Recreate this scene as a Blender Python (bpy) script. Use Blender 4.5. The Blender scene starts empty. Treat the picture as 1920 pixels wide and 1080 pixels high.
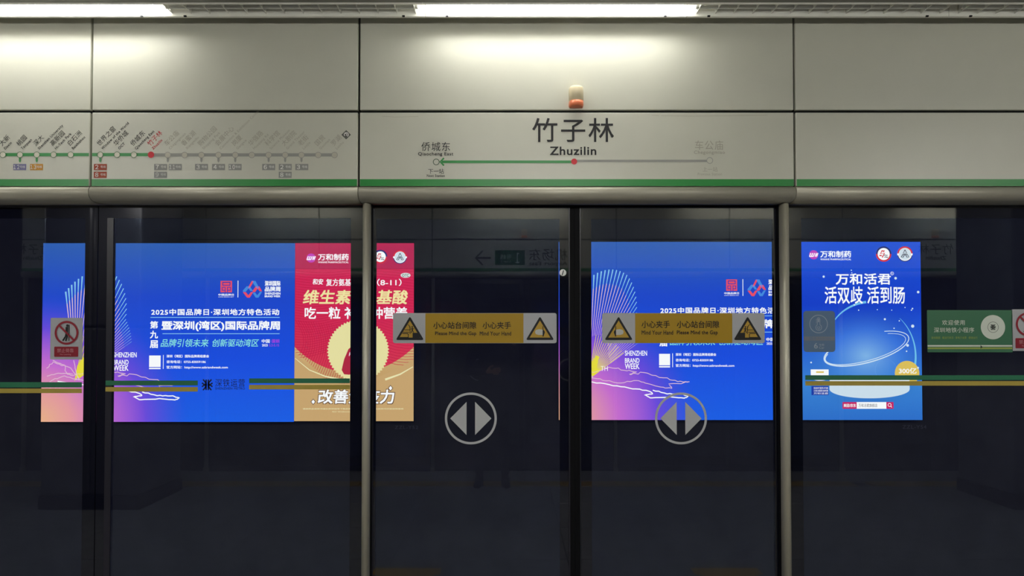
import bpy, bmesh, math, random
from mathutils import Vector, Matrix
random.seed(7)
scene = bpy.context.scene
COL = scene.collection

# ------------------------------------------------------------------ camera, world, exposure
FPX = 1340.0                      # focal length in pixels of a 1920 px wide frame
CAM = (0.0, -3.48, 1.55)          # glass of the screen doors is the plane Y = 0
PITCH = math.radians(1.2)
SHIFT = 57.0
cd = bpy.data.cameras.new('camera'); cam = bpy.data.objects.new('camera', cd); COL.objects.link(cam)
cd.sensor_width = 36.0; cd.lens = FPX / 1920 * 36.0; cd.shift_y = SHIFT / 1920
cd.clip_start = 0.02
cam.location = CAM; cam.rotation_euler = (math.pi / 2 + PITCH, 0, 0)
scene.camera = cam
w = bpy.data.worlds.new('world'); scene.world = w; w.use_nodes = True
w.node_tree.nodes['Background'].inputs[0].default_value = (0.55, 0.62, 1.0, 1)
w.node_tree.nodes['Background'].inputs[1].default_value = 0.012
vs = scene.view_settings
vs.view_transform = 'Standard'; vs.look = 'None'; vs.exposure = 0.0; vs.gamma = 1.0
vs.use_curve_mapping = False
scene.cycles.max_bounces = 8; scene.cycles.diffuse_bounces = 4; scene.cycles.transparent_max_bounces = 12
TUBE_POWER = 36.0
FILL_POWER = 27.5

# ------------------------------------------------------------------ helpers
def lin(c):
    return tuple(((v / 255) / 12.92 if v / 255 <= 0.04045 else ((v / 255 + 0.055) / 1.055) ** 2.4) for v in c)

MATS = {}
def mat(name, rgb=(128, 128, 128), rough=0.5, metal=0.0, emit=0.0, ior=1.5, noise=0.0, nscale=6.0, linear=None):
    if name in MATS: return MATS[name]
    m = bpy.data.materials.new(name); m.use_nodes = True
    b = m.node_tree.nodes['Principled BSDF']
    c = linear if linear else lin(rgb)
    b.inputs['Base Color'].default_value = (*c, 1)
    b.inputs['Roughness'].default_value = rough
    b.inputs['Metallic'].default_value = metal
    b.inputs['IOR'].default_value = ior
    if emit:
        b.inputs['Base Color'].default_value = (0.02, 0.02, 0.02, 1)
        b.inputs['Emission Color'].default_value = (*c, 1)
        b.inputs['Emission Strength'].default_value = emit
        b.inputs['Specular IOR Level'].default_value = 0.1
        if emit < 2: m.cycles.emission_sampling = 'NONE'     # small lit print: no need to sample it as a lamp
    if noise:
        nt = m.node_tree; N = nt.nodes; L = nt.links
        tc = N.new('ShaderNodeTexCoord'); nz = N.new('ShaderNodeTexNoise')
        nz.inputs['Scale'].default_value = nscale; nz.inputs['Detail'].default_value = 5
        L.new(tc.outputs['Object'], nz.inputs['Vector'])
        mp = N.new('ShaderNodeMapRange'); mp.inputs['To Min'].default_value = 1 - noise; mp.inputs['To Max'].default_value = 1 + noise
        mp.inputs['From Min'].default_value = 0.3; mp.inputs['From Max'].default_value = 0.7
        L.new(nz.outputs['Fac'], mp.inputs['Value'])
        mx = N.new('ShaderNodeVectorMath'); mx.operation = 'SCALE'; mx.inputs[0].default_value = c
        L.new(mp.outputs[0], mx.inputs['Scale'])
        L.new(mx.outputs[0], b.inputs['Base Color'])
    MATS[name] = m
    return m

def glass_mat():
    m = bpy.data.materials.new('door_glass'); m.use_nodes = True
    nt = m.node_tree; N = nt.nodes; L = nt.links; N.clear()
    out = N.new('ShaderNodeOutputMaterial'); mix = N.new('ShaderNodeMixShader')
    tr = N.new('ShaderNodeBsdfTransparent'); gl = N.new('ShaderNodeBsdfGlossy')
    tr.inputs[0].default_value = (0.94, 0.955, 0.96, 1)
    gl.inputs['Roughness'].default_value = 0.0; gl.inputs[0].default_value = (0.70, 0.83, 1.0, 1)
    fr = N.new('ShaderNodeFresnel'); fr.inputs[0].default_value = 1.78
    ge = N.new('ShaderNodeNewGeometry'); inv = N.new('ShaderNodeMath'); inv.operation = 'SUBTRACT'; inv.inputs[0].default_value = 1
    mu = N.new('ShaderNodeMath'); mu.operation = 'MULTIPLY'
    L.new(ge.outputs['Backfacing'], inv.inputs[1]); L.new(fr.outputs[0], mu.inputs[0]); L.new(inv.outputs[0], mu.inputs[1])
    L.new(mu.outputs[0], mix.inputs[0]); L.new(tr.outputs[0], mix.inputs[1]); L.new(gl.outputs[0], mix.inputs[2])
    # dust film tinted blue: haze painted in to lift the dark pane
    df = N.new('ShaderNodeBsdfDiffuse'); df.inputs[0].default_value = (0.38, 0.42, 1.0, 1)
    mx2 = N.new('ShaderNodeMixShader'); fm = N.new('ShaderNodeMath'); fm.operation = 'MULTIPLY'; fm.inputs[1].default_value = 0.024
    L.new(inv.outputs[0], fm.inputs[0]); L.new(fm.outputs[0], mx2.inputs[0]); L.new(mix.outputs[0], mx2.inputs[1]); L.new(df.outputs[0], mx2.inputs[2])
    L.new(mx2.outputs[0], out.inputs[0])
    return m
GLASS = glass_mat()

XF = None     # optional transform applied to every world vertex (used for the opposite platform edge)
def xf(p):
    return XF(p) if XF else p

def tag(o, label=None, cat=None, group=None, kind=None):
    if label: o['label'] = label
    if cat: o['category'] = cat
    if group: o['group'] = group
    if kind: o['kind'] = kind
    return o

def empty(name, loc, label=None, cat=None, group=None, kind=None):
    o = bpy.data.objects.new(name, None); COL.objects.link(o)
    o.empty_display_size = 0.1
    o.location = xf(loc); o['wl'] = list(o.location)
    return tag(o, label, cat, group, kind)

def wloc(o):
    return Vector(o['wl']) if o is not None and 'wl' in o else Vector((0, 0, 0))

def link(name, me, m, parent=None, origin=None, smooth=False):
    """me has world coordinates; stored relative to its origin"""
    vsn = [v.co for v in me.vertices]
    if origin is None:
        lo = Vector((min(c[i] for c in vsn) for i in range(3))); hi = Vector((max(c[i] for c in vsn) for i in range(3)))
        origin = (lo + hi) / 2
    else:
        origin = Vector(origin)
    me.transform(Matrix.Translation(-origin))
    if m is not None and not me.materials: me.materials.append(m)
    if smooth:
        for p in me.polygons: p.use_smooth = True
    o = bpy.data.objects.new(name, me); COL.objects.link(o)
    o['wl'] = list(origin)
    if parent is not None:
        o.parent = parent; o.location = origin - wloc(parent)
    else:
        o.location = origin
    return o

def pyd(name, verts, faces, m, parent=None, smooth=False):
    me = bpy.data.meshes.new(name); me.from_pydata([xf(tuple(v)) for v in verts], [], faces); me.update()
    return link(name, me, m, parent, smooth=smooth)

def bmobj(name, bm, m, parent=None, smooth=False):
    for v in bm.verts: v.co = Vector(xf(tuple(v.co)))
    bmesh.ops.recalc_face_normals(bm, faces=bm.faces)
    me = bpy.data.meshes.new(name); bm.to_mesh(me); bm.free()
    return link(name, me, m, parent, smooth=smooth)

def box(name, x0, x1, y0, y1, z0, z1, m, parent=None, bev=0.0, seg=2):
    bm = bmesh.new()
    bmesh.ops.create_cube(bm, size=1.0)
    for v in bm.verts:
        v.co = Vector(((x0 + x1) / 2 + v.co.x * (x1 - x0), (y0 + y1) / 2 + v.co.y * (y1 - y0), (z0 + z1) / 2 + v.co.z * (z1 - z0)))
    if bev: bmesh.ops.bevel(bm, geom=bm.edges[:], offset=bev, segments=seg, affect='EDGES', profile=0.5)
    return bmobj(name, bm, m, parent)

def prism_x(name, prof, x0, x1, m, parent=None, smooth=False):
    """profile of (y, z) points extruded along X"""
    n = len(prof)
    v = [(x0, y, z) for y, z in prof] + [(x1, y, z) for y, z in prof]
    f = [(i, (i + 1) % n, n + (i + 1) % n, n + i) for i in range(n)] + [tuple(range(n))[::-1], tuple(range(n, 2 * n))]
    bm = bmesh.new(); bv = [bm.verts.new(p) for p in v]
    for q in f: bm.faces.new([bv[i] for i in q])
    o = bmobj(name, bm, m, parent)
    if smooth:
        for p in o.data.polygons: p.use_smooth = len(p.vertices) == 4
    return o

def prism_z(name, prof, z0, z1, m, parent=None, smooth=False):
    n = len(prof)
    bm = bmesh.new()
    bv = [bm.verts.new((x, y, z0)) for x, y in prof] + [bm.verts.new((x, y, z1)) for x, y in prof]
    for i in range(n): bm.faces.new([bv[i], bv[(i + 1) % n], bv[n + (i + 1) % n], bv[n + i]])
    bm.faces.new(bv[:n][::-1]); bm.faces.new(bv[n:])
    o = bmobj(name, bm, m, parent)
    if smooth:
        for p in o.data.polygons: p.use_smooth = len(p.vertices) == 4
    return o

class Face:
    """an upright plane facing the platform; pixel measurements of the photograph -> metres on that plane"""
    def __init__(s, Y, pyref):
        s.Y = Y
        s.t = s._t(pyref); s.k = s.t / FPX
    def _t(s, py):
        yr = (540 + SHIFT - py) / FPX
        return (s.Y - CAM[1]) / (math.cos(PITCH) - math.sin(PITCH) * yr)
    def x(s, px): return CAM[0] + (px - 960) * s.k
    def z(s, py):
        yr = (540 + SHIFT - py) / FPX
        return CAM[2] + s._t(py) * (math.sin(PITCH) + yr * math.cos(PITCH))
    def at(s, px, py, lvl=0): return (s.x(px), s.Y - 0.0007 * lvl, s.z(py))

class Board(Face):
    """a plane with its own drawing coordinates: (u, v) in sheet pixels"""
    def __init__(s, Y, u0, v0, X0, Z0, kx, kz):
        s.Y = Y; s.u0, s.v0, s.X0, s.Z0, s.kx, s.kz = u0, v0, X0, Z0, kx, kz; s.k = (kx + kz) / 2
    def x(s, u): return s.X0 + (u - s.u0) * s.kx
    def z(s, v): return s.Z0 - (v - s.v0) * s.kz

# flat print ---------------------------------------------------------------
def poly(name, F, pts, m, parent, lvl=1):
    return pyd(name, [F.at(u, v, lvl) for u, v in pts], [tuple(range(len(pts)))], m, parent)
def rect(name, F, x0, y0, x1, y1, m, parent, lvl=1):
    return poly(name, F, [(x0, y1), (x1, y1), (x1, y0), (x0, y0)], m, parent, lvl)
def rrect_pts(x0, y0, x1, y1, r, n=5):
    P = []
    for cx, cy, a0 in ((x1 - r, y1 - r, 0), (x0 + r, y1 - r, 90), (x0 + r, y0 + r, 180), (x1 - r, y0 + r, 270)):
        for i in range(n + 1):
            a = math.radians(a0 + 90 * i / n); P.append((cx + r * math.cos(a), cy + r * math.sin(a)))
    return P
def disc(name, F, cx, cy, r, m, parent, lvl=1, n=32, ry=None):
    ry = ry or r
    return poly(name, F, [(cx + r * math.cos(2 * math.pi * i / n), cy + ry * math.sin(2 * math.pi * i / n)) for i in range(n)], m, parent, lvl)
def ring(name, F, cx, cy, r0, r1, m, parent, lvl=1, n=40, a0=0, a1=360):
    v = []; f = []
    for i in range(n + 1):
        a = math.radians(a0 + (a1 - a0) * i / n)
        v += [F.at(cx + r0 * math.cos(a), cy + r0 * math.sin(a), lvl), F.at(cx + r1 * math.cos(a), cy + r1 * math.sin(a), lvl)]
        if i: f.append((2 * i - 2, 2 * i - 1, 2 * i + 1, 2 * i))
    return pyd(name, v, f, m, parent)
def strokes(name, F, lines, wd, m, parent, lvl=1):
    v = []; f = []
    for ln in lines:
        ws = wd if not isinstance(ln, dict) else ln['w']
        pts = ln if not isinstance(ln, dict) else ln['p']
        b = len(v)
        for i, (x, y) in enumerate(pts):
            xa, ya = pts[max(i - 1, 0)]; xb, yb = pts[min(i + 1, len(pts) - 1)]
            dx, dy = xb - xa, yb - ya; L = math.hypot(dx, dy) or 1
            hw = (ws if not isinstance(ws, tuple) else ws[0] + (ws[1] - ws[0]) * i / (len(pts) - 1)) / 2
            v += [F.at(x - dy / L * hw, y + dx / L * hw, lvl), F.at(x + dy / L * hw, y - dx / L * hw, lvl)]
            if i: f.append((b + 2 * i - 2, b + 2 * i - 1, b + 2 * i + 1, b + 2 * i))
    return pyd(name, v, f, m, parent)
def glyphs(body, bold=0.0, shear=0.0, spacing=1.0):
    c = bpy.data.curves.new('lettering', 'FONT'); c.body = body; c.size = 1; c.resolution_u = 3
    c.space_character = spacing
    o = bpy.data.objects.new('lettering', c); COL.objects.link(o)
    me = bpy.data.meshes.new_from_object(o.evaluated_get(bpy.context.evaluated_depsgraph_get()))
    bpy.data.objects.remove(o); bpy.data.curves.remove(c)
    if bold:            # heavier strokes: four shifted layers of the same outline
        v0 = [tuple(v.co) for v in me.vertices]; f0 = [tuple(p.vertices) for p in me.polygons]; V = []; Fc = []
        for i, (a, b) in enumerate(((-1, -1), (1, -1), (1, 1), (-1, 1))):
            V += [(x + a * bold, y + b * bold, i * 0.1) for x, y, z in v0]; Fc += [tuple(j + i * len(v0) for j in f) for f in f0]
        me2 = bpy.data.meshes.new('lettering'); me2.from_pydata(V, [], Fc); bpy.data.meshes.remove(me); me = me2
    if shear:
        for v in me.vertices: v.co.x += shear * v.co.y
    me.materials.clear()
    return me
def text(F, body, bx, m, parent, lvl=2, bold=0.0, shear=0.0, spacing=1.0, name='lettering'):
    """lettering fitted to the sheet box (x0, y0, x1, y1)"""
    me = glyphs(body, bold, shear, spacing)
    xs = [v.co.x for v in me.vertices]; ys = [v.co.y for v in me.vertices]
    a, b, c, d = min(xs), max(xs), min(ys), max(ys)
    x0, y0, x1, y1 = bx
    for v in me.vertices:
        u = x0 + (v.co.x - a) / max(b - a, 1e-6) * (x1 - x0); q = y1 - (v.co.y - c) / max(d - c, 1e-6) * (y1 - y0)
        v.co = Vector(xf(F.at(u, q, lvl + v.co.z)))
    return link(name, me, m, parent)
def text_at(F, body, u, v, size, ang, m, parent, lvl=2, bold=0.0, spacing=1.0, sx=1.0, name='lettering'):
    me = glyphs(body, bold, 0, spacing)
    ca, sa = math.cos(math.radians(ang)), math.sin(math.radians(ang))
    for p in me.vertices:
        x, y = p.co.x * size * sx, p.co.y * size
        p.co = Vector(xf(F.at(u + x * ca - y * sa, v - (x * sa + y * ca), lvl + p.co.z)))
    return link(name, me, m, parent)

# ------------------------------------------------------------------ materials
PANEL = mat('cream_enamel', linear=(0.61, 0.605, 0.515), rough=0.38, noise=0.035, nscale=2.5)
METAL = mat('satin_steel', (186, 182, 166), rough=0.45, metal=0.35)
JOINT = mat('dark_joint', (14, 15, 18), rough=0.8)
FRIT = mat('black_frit', (17, 19, 32), rough=0.03, ior=1.78)
FRAME = mat('dark_frame', (30, 31, 40), rough=0.35)
RUBBER = mat('black_rubber', (10, 10, 14), rough=0.7, ior=1.25)
BEAD = mat('grey_bead', (40, 39, 50), rough=0.4)
GREEN = mat('line_green', (36, 140, 62), rough=0.4)
BLACK = mat('print_black', (24, 24, 27), rough=0.6)
GREYP = mat('print_grey', (158, 158, 152), rough=0.6)
GREYN = mat('print_faded', (172, 168, 154), rough=0.6)
REDP = mat('print_red', (205, 25, 45), rough=0.5)
TRACKW = mat('tunnel_concrete', (64, 64, 68), rough=0.9, noise=0.2, nscale=3)

# planes
FF = Face(-0.120, 280)        # fascia front
FG = Face(-0.008, 640)        # front face of the glass
WALLY = 3.20
FW = Face(WALLY, 620)         # trackside wall, front of the light boxes
OPP = -4.63                   # glass plane of the opposite platform edge

ZT = FF.z(16); ZJ0 = FF.z(206.5); ZJ1 = FF.z(210.5); ZB = FF.z(350.5)
ZCEIL = 3.02
joint = 0.005
# x of the header joints (m); door header, then two fixed-panel headers, repeated
XJ = [FF.x(p) for p in (-1149, -332, 170, 672.5, 1490.5, 1993, 2495, 3312)]
XC = (XJ[3] + XJ[4]) / 2

# ------------------------------------------------------------------ the room
floor = box('floor', -9, 9, OPP, 0.05, -0.30, -0.02, mat('floor_screed', (60, 60, 62), rough=0.8)); tag(floor, kind='structure')
TILE = mat('floor_granite', (152, 152, 154), rough=0.22, noise=0.12, nscale=9)
TACT = mat('tactile_yellow', (168, 140, 60), rough=0.5)
def tile_mesh(wx, wy, m):
    bm = bmesh.new(); bmesh.ops.create_cube(bm, size=1)
    for v in bm.verts: v.co = Vector((v.co.x * wx, v.co.y * wy, v.co.z * 0.02 - 0.01))
    bmesh.ops.bevel(bm, geom=[e for e in bm.edges if all(v.co.z > -0.005 for v in e.verts)], offset=0.002, segments=1, affect='EDGES')
    me = bpy.data.meshes.new('tile'); bm.to_mesh(me); bm.free(); me.materials.append(m); return me
def child(name, me, parent, loc):
    o = bpy.data.objects.new(name, me); COL.objects.link(o); o.parent = parent; o.location = Vector(loc) - wloc(parent); o['wl'] = list(loc); return o
# rows between the two platform edges: (y centre, depth, tile width, material)
rows = [(-0.30, 0.594, 1.2, TILE), (-0.72, 0.234, 0.3, TACT), (-1.155, 0.63, 1.2, TILE), (-1.875, 0.80, 1.2, TILE),
        (-2.68, 0.80, 1.2, TILE), (-3.455, 0.74, 1.2, TILE), (-3.95, 0.234, 0.3, TACT), (-4.35, 0.555, 1.2, TILE)]
for yc, dp, tw, tm in rows:
    me = tile_mesh(tw - 0.005, dp - 0.005, tm)
    n = int((14.4 if tm is TILE else 7.2) / tw)
    for i in range(n):
        child('floor_tile' if tm is TILE else 'tactile_tile', me, floor, (-0.22 + (i - n / 2 + 0.5) * tw + tw / 2, yc, 0))
    if tm is TACT:
        child('tactile_strip', tile_mesh(3.0, dp - 0.005, tm), floor, (-5.4, yc, 0)); child('tactile_strip', tile_mesh(3.0, dp - 0.005, tm), floor, (5.2, yc, 0))

CEIL = mat('ceiling_metal', (120, 120, 112), rough=0.5, noise=0.05)
tag(box('ceiling', -9, 9, OPP + 0.330, -0.330, ZCEIL + 0.002, ZCEIL + 0.12, CEIL), kind='structure')
tag(box('ceiling_slab', -9, 9, OPP - 0.1, 0.3, 3.30, 3.5, TRACKW), kind='structure')
for sx, nm in ((-1, 'wall_left'), (1, 'wall_right')):
    tag(box(nm, sx * 9.1 - 0.1, sx * 9.1 + 0.1, -8.2, 3.6, -1.4, 4.2, TRACKW), kind='structure')
# near tunnel
wt = box('wall_trackside', -9, 9, WALLY + 0.09, WALLY + 0.35, -1.4, 4.2, TRACKW); tag(wt, kind='structure')
tag(box('floor_trackbed', -9, 9, 0.06, WALLY + 0.09, -1.4, -1.15, TRACKW), kind='structure')
tag(box('ceiling_tunnel', -9, 9, 0.3, WALLY + 0.2, 3.6, 3.8, TRACKW), kind='structure')
# far tunnel behind the opposite doors
tag(box('wall_opposite_trackside', -9, 9, OPP - 3.4, OPP - 3.2, -1.4, 4.2, TRACKW), kind='structure')
tag(box('floor_opposite_trackbed', -9, 9, OPP - 3.2, OPP - 0.02, -1.4, -1.15, TRACKW), kind='structure')
tag(box('ceiling_opposite_tunnel', -9, 9, OPP - 3.3, OPP - 0.1, 3.6, 3.8, TRACKW), kind='structure')

# ------------------------------------------------------------------ louvred ceiling lights
TUBE = mat('lit_tube', linear=(1.0, 0.995, 0.96), emit=TUBE_POWER)
TUBEOFF = mat('unlit_tube', (205, 205, 200), rough=0.3)
WHITEM = mat('white_reflector', (240, 239, 230), rough=0.45)
BLADE = mat('louvre_blade', (222, 221, 212), rough=0.4)
FT = Face(-0.27, 12)
TY0, TY1 = -0.318, -0.222       # front and back lip of the trough
bmesh_blade = None
def fixture(x0, x1, lit, label, group=None):
    o = empty('louvre_light', ((x0 + x1) / 2, -0.27, ZCEIL), label, 'light', group or 'louvred ceiling lights along the platform edge')
    z = ZCEIL
    prof = [(TY0 - 0.010, z - 0.002), (TY0, z - 0.002), (TY0 + 0.006, z + 0.060), (TY1 - 0.006, z + 0.060), (TY1, z + 0.002), (TY1, z - 0.012),
            (TY1 + 0.016, z - 0.012), (TY1 + 0.016, z + 0.070), (TY0 - 0.010, z + 0.070)]
    prism_x('housing', prof, x0 + 0.001, x1 - 0.001, WHITEM, o)
    # tube with end caps
    bm = bmesh.new()
    bmesh.ops.create_cone(bm, cap_ends=True, segments=14, radius1=0.013, radius2=0.013, depth=x1 - x0 - 0.06)
    for v in bm.verts: v.co = Vector(((x0 + x1) / 2 + v.co.z, -0.262 + v.co.x, z + 0.018 + v.co.y))
    bmobj('tube', bm, TUBE if lit else TUBEOFF, o, smooth=False)
    n = 14; me = None
    for i in range(n):
        xb = x0 + (i + 0.5) / n * (x1 - x0)
        pr_ = [(TY0 + 0.003, z + 0.040), (TY0 + 0.001, z), (TY1 - 0.001, z), (TY1 - 0.004, z + 0.045), (-0.246, z + 0.045), (-0.246, z + 0.003), (-0.279, z + 0.003), (-0.279, z + 0.040)]
        v = [(xb - 0.001, a_, c_) for a_, c_ in pr_] + [(xb + 0.001, a_, c_) for a_, c_ in pr_]
        f = [tuple(range(8)), tuple(range(15, 7, -1))] + [(q, 8 + q, 8 + (q + 1) % 8, (q + 1) % 8) for q in range(8)]
        if me is None:
            b = pyd('louvre_blade', v, f, BLADE, o); me = b.data; base = Vector(b['wl']); bx0 = xb
        else:
            d = Vector(xf((xb, 0, 0))) - Vector(xf((bx0, 0, 0)))
            child('louvre_blade', me, o, base + d)
    for xe in (x0 + 0.10, x1 - 0.10):     # spring clips on the back flange
        box('clip', xe - 0.006, xe + 0.006, TY1 - 0.004, TY1 + 0.004, z - 0.014, z - 0.008, JOINT, o)
    return o
SEG = (1293 - 795) * FT.k
xL = FT.x(795)
fixture(xL - 2 * SEG, xL - SEG, True, 'lit louvred ceiling light at top left, above the green route line')
fixture(xL - SEG, xL, False, 'unlit louvred ceiling light above the faded half of the route map')
fixture(xL, xL + SEG, True, 'lit louvred ceiling light above the large station name')
fixture(xL + SEG, xL + 2 * SEG, False, 'unlit louvred ceiling light just right of the lit central one')
fixture(xL + 2 * SEG, xL + 3 * SEG, False, 'unlit louvred ceiling light at the top right corner')
fixture(xL - 3 * SEG, xL - 2 * SEG, False, 'unlit louvred ceiling light left of the lit one above the route map')
tag(box('trim_1', xL + 3 * SEG, 8.9, TY0 - 0.01, TY1 + 0.016, ZCEIL - 0.002, ZCEIL + 0.07, CEIL), kind='structure')
tag(box('trim_2', -8.9, xL - 3 * SEG, TY0 - 0.01, TY1 + 0.016, ZCEIL - 0.002, ZCEIL + 0.07, CEIL), kind='structure')

# unseen fill lights, added over the platform to brighten the header
FILL_LIT = mat('fill_glow', linear=(1.0, 0.99, 0.93), emit=FILL_POWER)
for i, (px_, lb) in enumerate(((-6.0, 'farthest left'), (-3.0, 'left of the photographer'), (0.2, 'above the photographer'), (3.2, 'right of the photographer'), (6.2, 'farthest right'))):
    ZP = 2.78
    o = empty('added_fill_light', (px_, -2.3, ZP), 'white pendant panel light hung over the middle of the platform, ' + lb, 'light', 'pendant lights over the platform')
    box('frame', px_ - 0.62, px_ + 0.62, -2.40, -2.20, ZP, ZP + 0.035, WHITEM, o, bev=0.004)
    box('diffuser', px_ - 0.60, px_ + 0.60, -2.37, -2.23, ZP - 0.09, ZP - 0.0005, FILL_LIT, o)
    for e in (-0.45, 0.45):
        box('hanger_rod', px_ + e - 0.005, px_ + e + 0.005, -2.305, -2.295, ZP + 0.036, ZCEIL, METAL, o)

# ------------------------------------------------------------------ screen door header
def header(label):
    o = empty('screen_door_header', (XC, -0.05, ZB), label, 'header')
    box('backing', XJ[0], XJ[-1], -0.095, 0.06, ZB + 0.004, ZT + 0.2, JOINT, o)
    ups, lows = [], []
    for a, b in zip(XJ[:-1], XJ[1:]):
        ups.append(box('upper_panel', a + joint, b - joint, -0.120, -0.096, ZJ0 + 0.001, ZT + 0.19, PANEL, o, bev=0.003))
        lows.append(box('lower_panel', a + joint, b - joint, -0.120, -0.096, ZB + 0.004, ZJ1 - 0.001, PANEL, o, bev=0.003))
    zb = ZB
    prof = [(-0.112, zb + 0.002), (-0.124, zb - 0.002), (-0.133, zb - 0.012), (-0.136, zb - 0.026), (-0.132, zb - 0.042), (-0.121, zb - 0.055),
            (-0.100, zb - 0.063), (-0.05, zb - 0.066), (0.02, zb - 0.066), (0.02, zb + 0.002)]
    for a, b in zip(XJ[:-1], XJ[1:]):
        prism_x('valance', prof, a + 0.0015, b - 0.0015, METAL, o, smooth=True)
    for q in lows:       # green line along the foot of every lower panel
        x0 = q['wl'][0] - q.dimensions.x / 2 if not XF else None
        xs = [v.co.x for v in q.data.vertices]; X0, X1 = min(xs) + q['wl'][0], max(xs) + q['wl'][0]
        yy = q['wl'][1] + (-1 if not XF else 1) * 0.0128
        me = bpy.data.meshes.new('green_stripe')
        z0, z1 = FF.z(349), FF.z(336)
        me.from_pydata([(X0 + .002, yy, z0), (X1 - .002, yy, z0), (X1 - .002, yy, z1), (X0 + .002, yy, z1)], [], [(0, 1, 2, 3)])
        link('green_stripe', me, GREEN, q)
    return o, ups, lows

def indicator(px, py0, py1, label, group):
    x = FF.x(px); z1, z0 = FF.z(py0), FF.z(py1); zm = z0 + (z1 - z0) * 0.27
    o = empty('indicator_lamp', (x, -0.12, z0), label, 'lamp', group)
    def dome(name, za, zb, r, m, round_top):
        prof = []
        n = 12
        bm = bmesh.new(); rings = []
        steps = [(za, 1.0)] + ([(zb - 0.012, 1.0), (zb - 0.004, 0.95), (zb, 0.82)] if round_top else [(zb, 1.0)])
        if not round_top: steps = [(za, 0.86), (za + 0.004, 0.97), (za + 0.009, 1.0), (zb, 1.0)]
        for zz, s in steps:
            rg = [bm.verts.new((x + r * s * math.cos(a), -0.120 - 0.055 * s * math.sin(a) ** 0.6 if 0 < i < n else -0.1203, zz)) for i, a in enumerate([math.pi * j / n for j in range(n + 1)])]
            rings.append(rg)
        for p, q in zip(rings[:-1], rings[1:]):
            for i in range(n): bm.faces.new([p[i], p[i + 1], q[i + 1], q[i]])
            bm.faces.new([p[n], p[0], q[0], q[n]])
        bm.faces.new(rings[0]); bm.faces.new(rings[-1])
        ob = bmobj(name, bm, m, o)
        for p in ob.data.polygons: p.use_smooth = len(p.vertices) == 4
    dome('body', zm, z1, 13.3 * FF.k, mat('cream_plastic', (246, 230, 192), rough=0.35), True)
    dome('lens', z0, zm - 0.001, 13.6 * FF.k, mat('orange_lens', (240, 132, 90), rough=0.3), False)
    return o

hd, ups, lows = header('cream panelled header above the platform screen doors with green line along its foot')
# --- sign panel over the door
P5 = lows[3]
text(FF, '竹子林', (998, 221.5, 1151, 266.5), BLACK, P5, bold=0.006, spacing=1.12)
text(FF, 'Zhuzilin', (1031, 275, 1118, 291), BLACK, P5, bold=0.018, spacing=1.08)
text(FF, '侨城东', (790, 266.5, 844, 283.5), BLACK, P5, spacing=1.1)
text(FF, 'Qiaocheng East', (784, 285.5, 850, 293.5), BLACK, P5, bold=0.014, spacing=1.1)
text(FF, '下一站', (803, 316.5, 832.5, 326), BLACK, P5)
text(FF, 'Next Station', (800.5, 327, 834, 332), BLACK, P5, bold=0.012, spacing=1.1)
text(FF, '车公庙', (1303, 263.5, 1356, 281), GREYN, P5, spacing=1.1)
text(FF, 'Chegongmiao', (1301, 282.5, 1359, 290.5), GREYN, P5, bold=0.012, spacing=1.1)
text(FF, '上一站', (1317, 313, 1345, 322), GREYN, P5)
text(FF, 'Previous Station', (1308, 324, 1353, 329), GREYN, P5, spacing=1.1)
rect('route_line', FF, 828, 301, 1072, 306, GREEN, P5)
rect('route_line', FF, 1081, 299.5, 1325, 304, GREYP, P5)
strokes('arrow_head', FF, [[(832.5, 296.5), (825.5, 303.5), (832.5, 310.5)]], 3.2, GREEN, P5, 2)
disc('station_dot', FF, 1076.5, 303, 5.6, REDP, P5, 2)
ring('station_ring', FF, 818, 303.8, 4.9, 6.1, mat('print_dark_green', (44, 74, 50), rough=0.6), P5, 2)
ring('station_ring', FF, 1330.5, 301, 5.0, 6.1, GREYP, P5, 2)
SCUFF = mat('scuff_grey', (178, 174, 156), rough=0.7)
for ln in ([(716, 218), (740, 219.5), (784, 218.5)], [(1240, 217), (1300, 218), (1440, 216)], [(1222, 216), (1236, 217)]): strokes('scuff', FF, [ln], 0.6, SCUFF, P5, 1)
# --- route map, spread over two panels
PA, PB = lows[1], lows[2]
CREAM = mat('print_cream', (226, 222, 205), rough=0.6)
DKG = mat('ring_green', (38, 98, 50), rough=0.6)
rect('route_line', FF, -326, 287, 167, 293, GREEN, PA)
rect('route_line', FF, 173, 287, 284, 293, GREEN, PB)
rect('route_line', FF, 284, 287.5, 627, 293.5, GREYP, PB)
def station(px, zh, en, par, state, tick=False):
    c = {'on': BLACK, 'here': REDP, 'off': GREYN}[state]
    py = 290.3 if state != 'off' else 290.8
    if state == 'here': disc('station_dot', FF, px, py, 6.0, REDP, par, 3)
    else:
        disc('station_dot', FF, px, py, 5.6, CREAM if state == 'on' else mat('print_pale', (196, 192, 176), rough=0.6), par, 2)
        ring('station_ring', FF, px, py, 5.0, 5.9, DKG if state == 'on' else GREYP, par, 3, n=28)
    if tick:
        poly('interchange_tick', FF, [(px - 2, 295.5), (px + 2, 295.5), (px + 2, 302), (px, 305), (px - 2, 302)], GREEN if state == 'on' else GREYP, par, 2)
    text_at(FF, zh, px - 2.2, 274.5, 11.6, 46, c, par, 2, sx=0.98, name='station_name')
    text_at(FF, en, px + 4.2, 281.0, 6.8, 45, c, par, 2, bold=0.015 if state != 'off' else 0.0, spacing=1.12, name='station_name')
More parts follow.
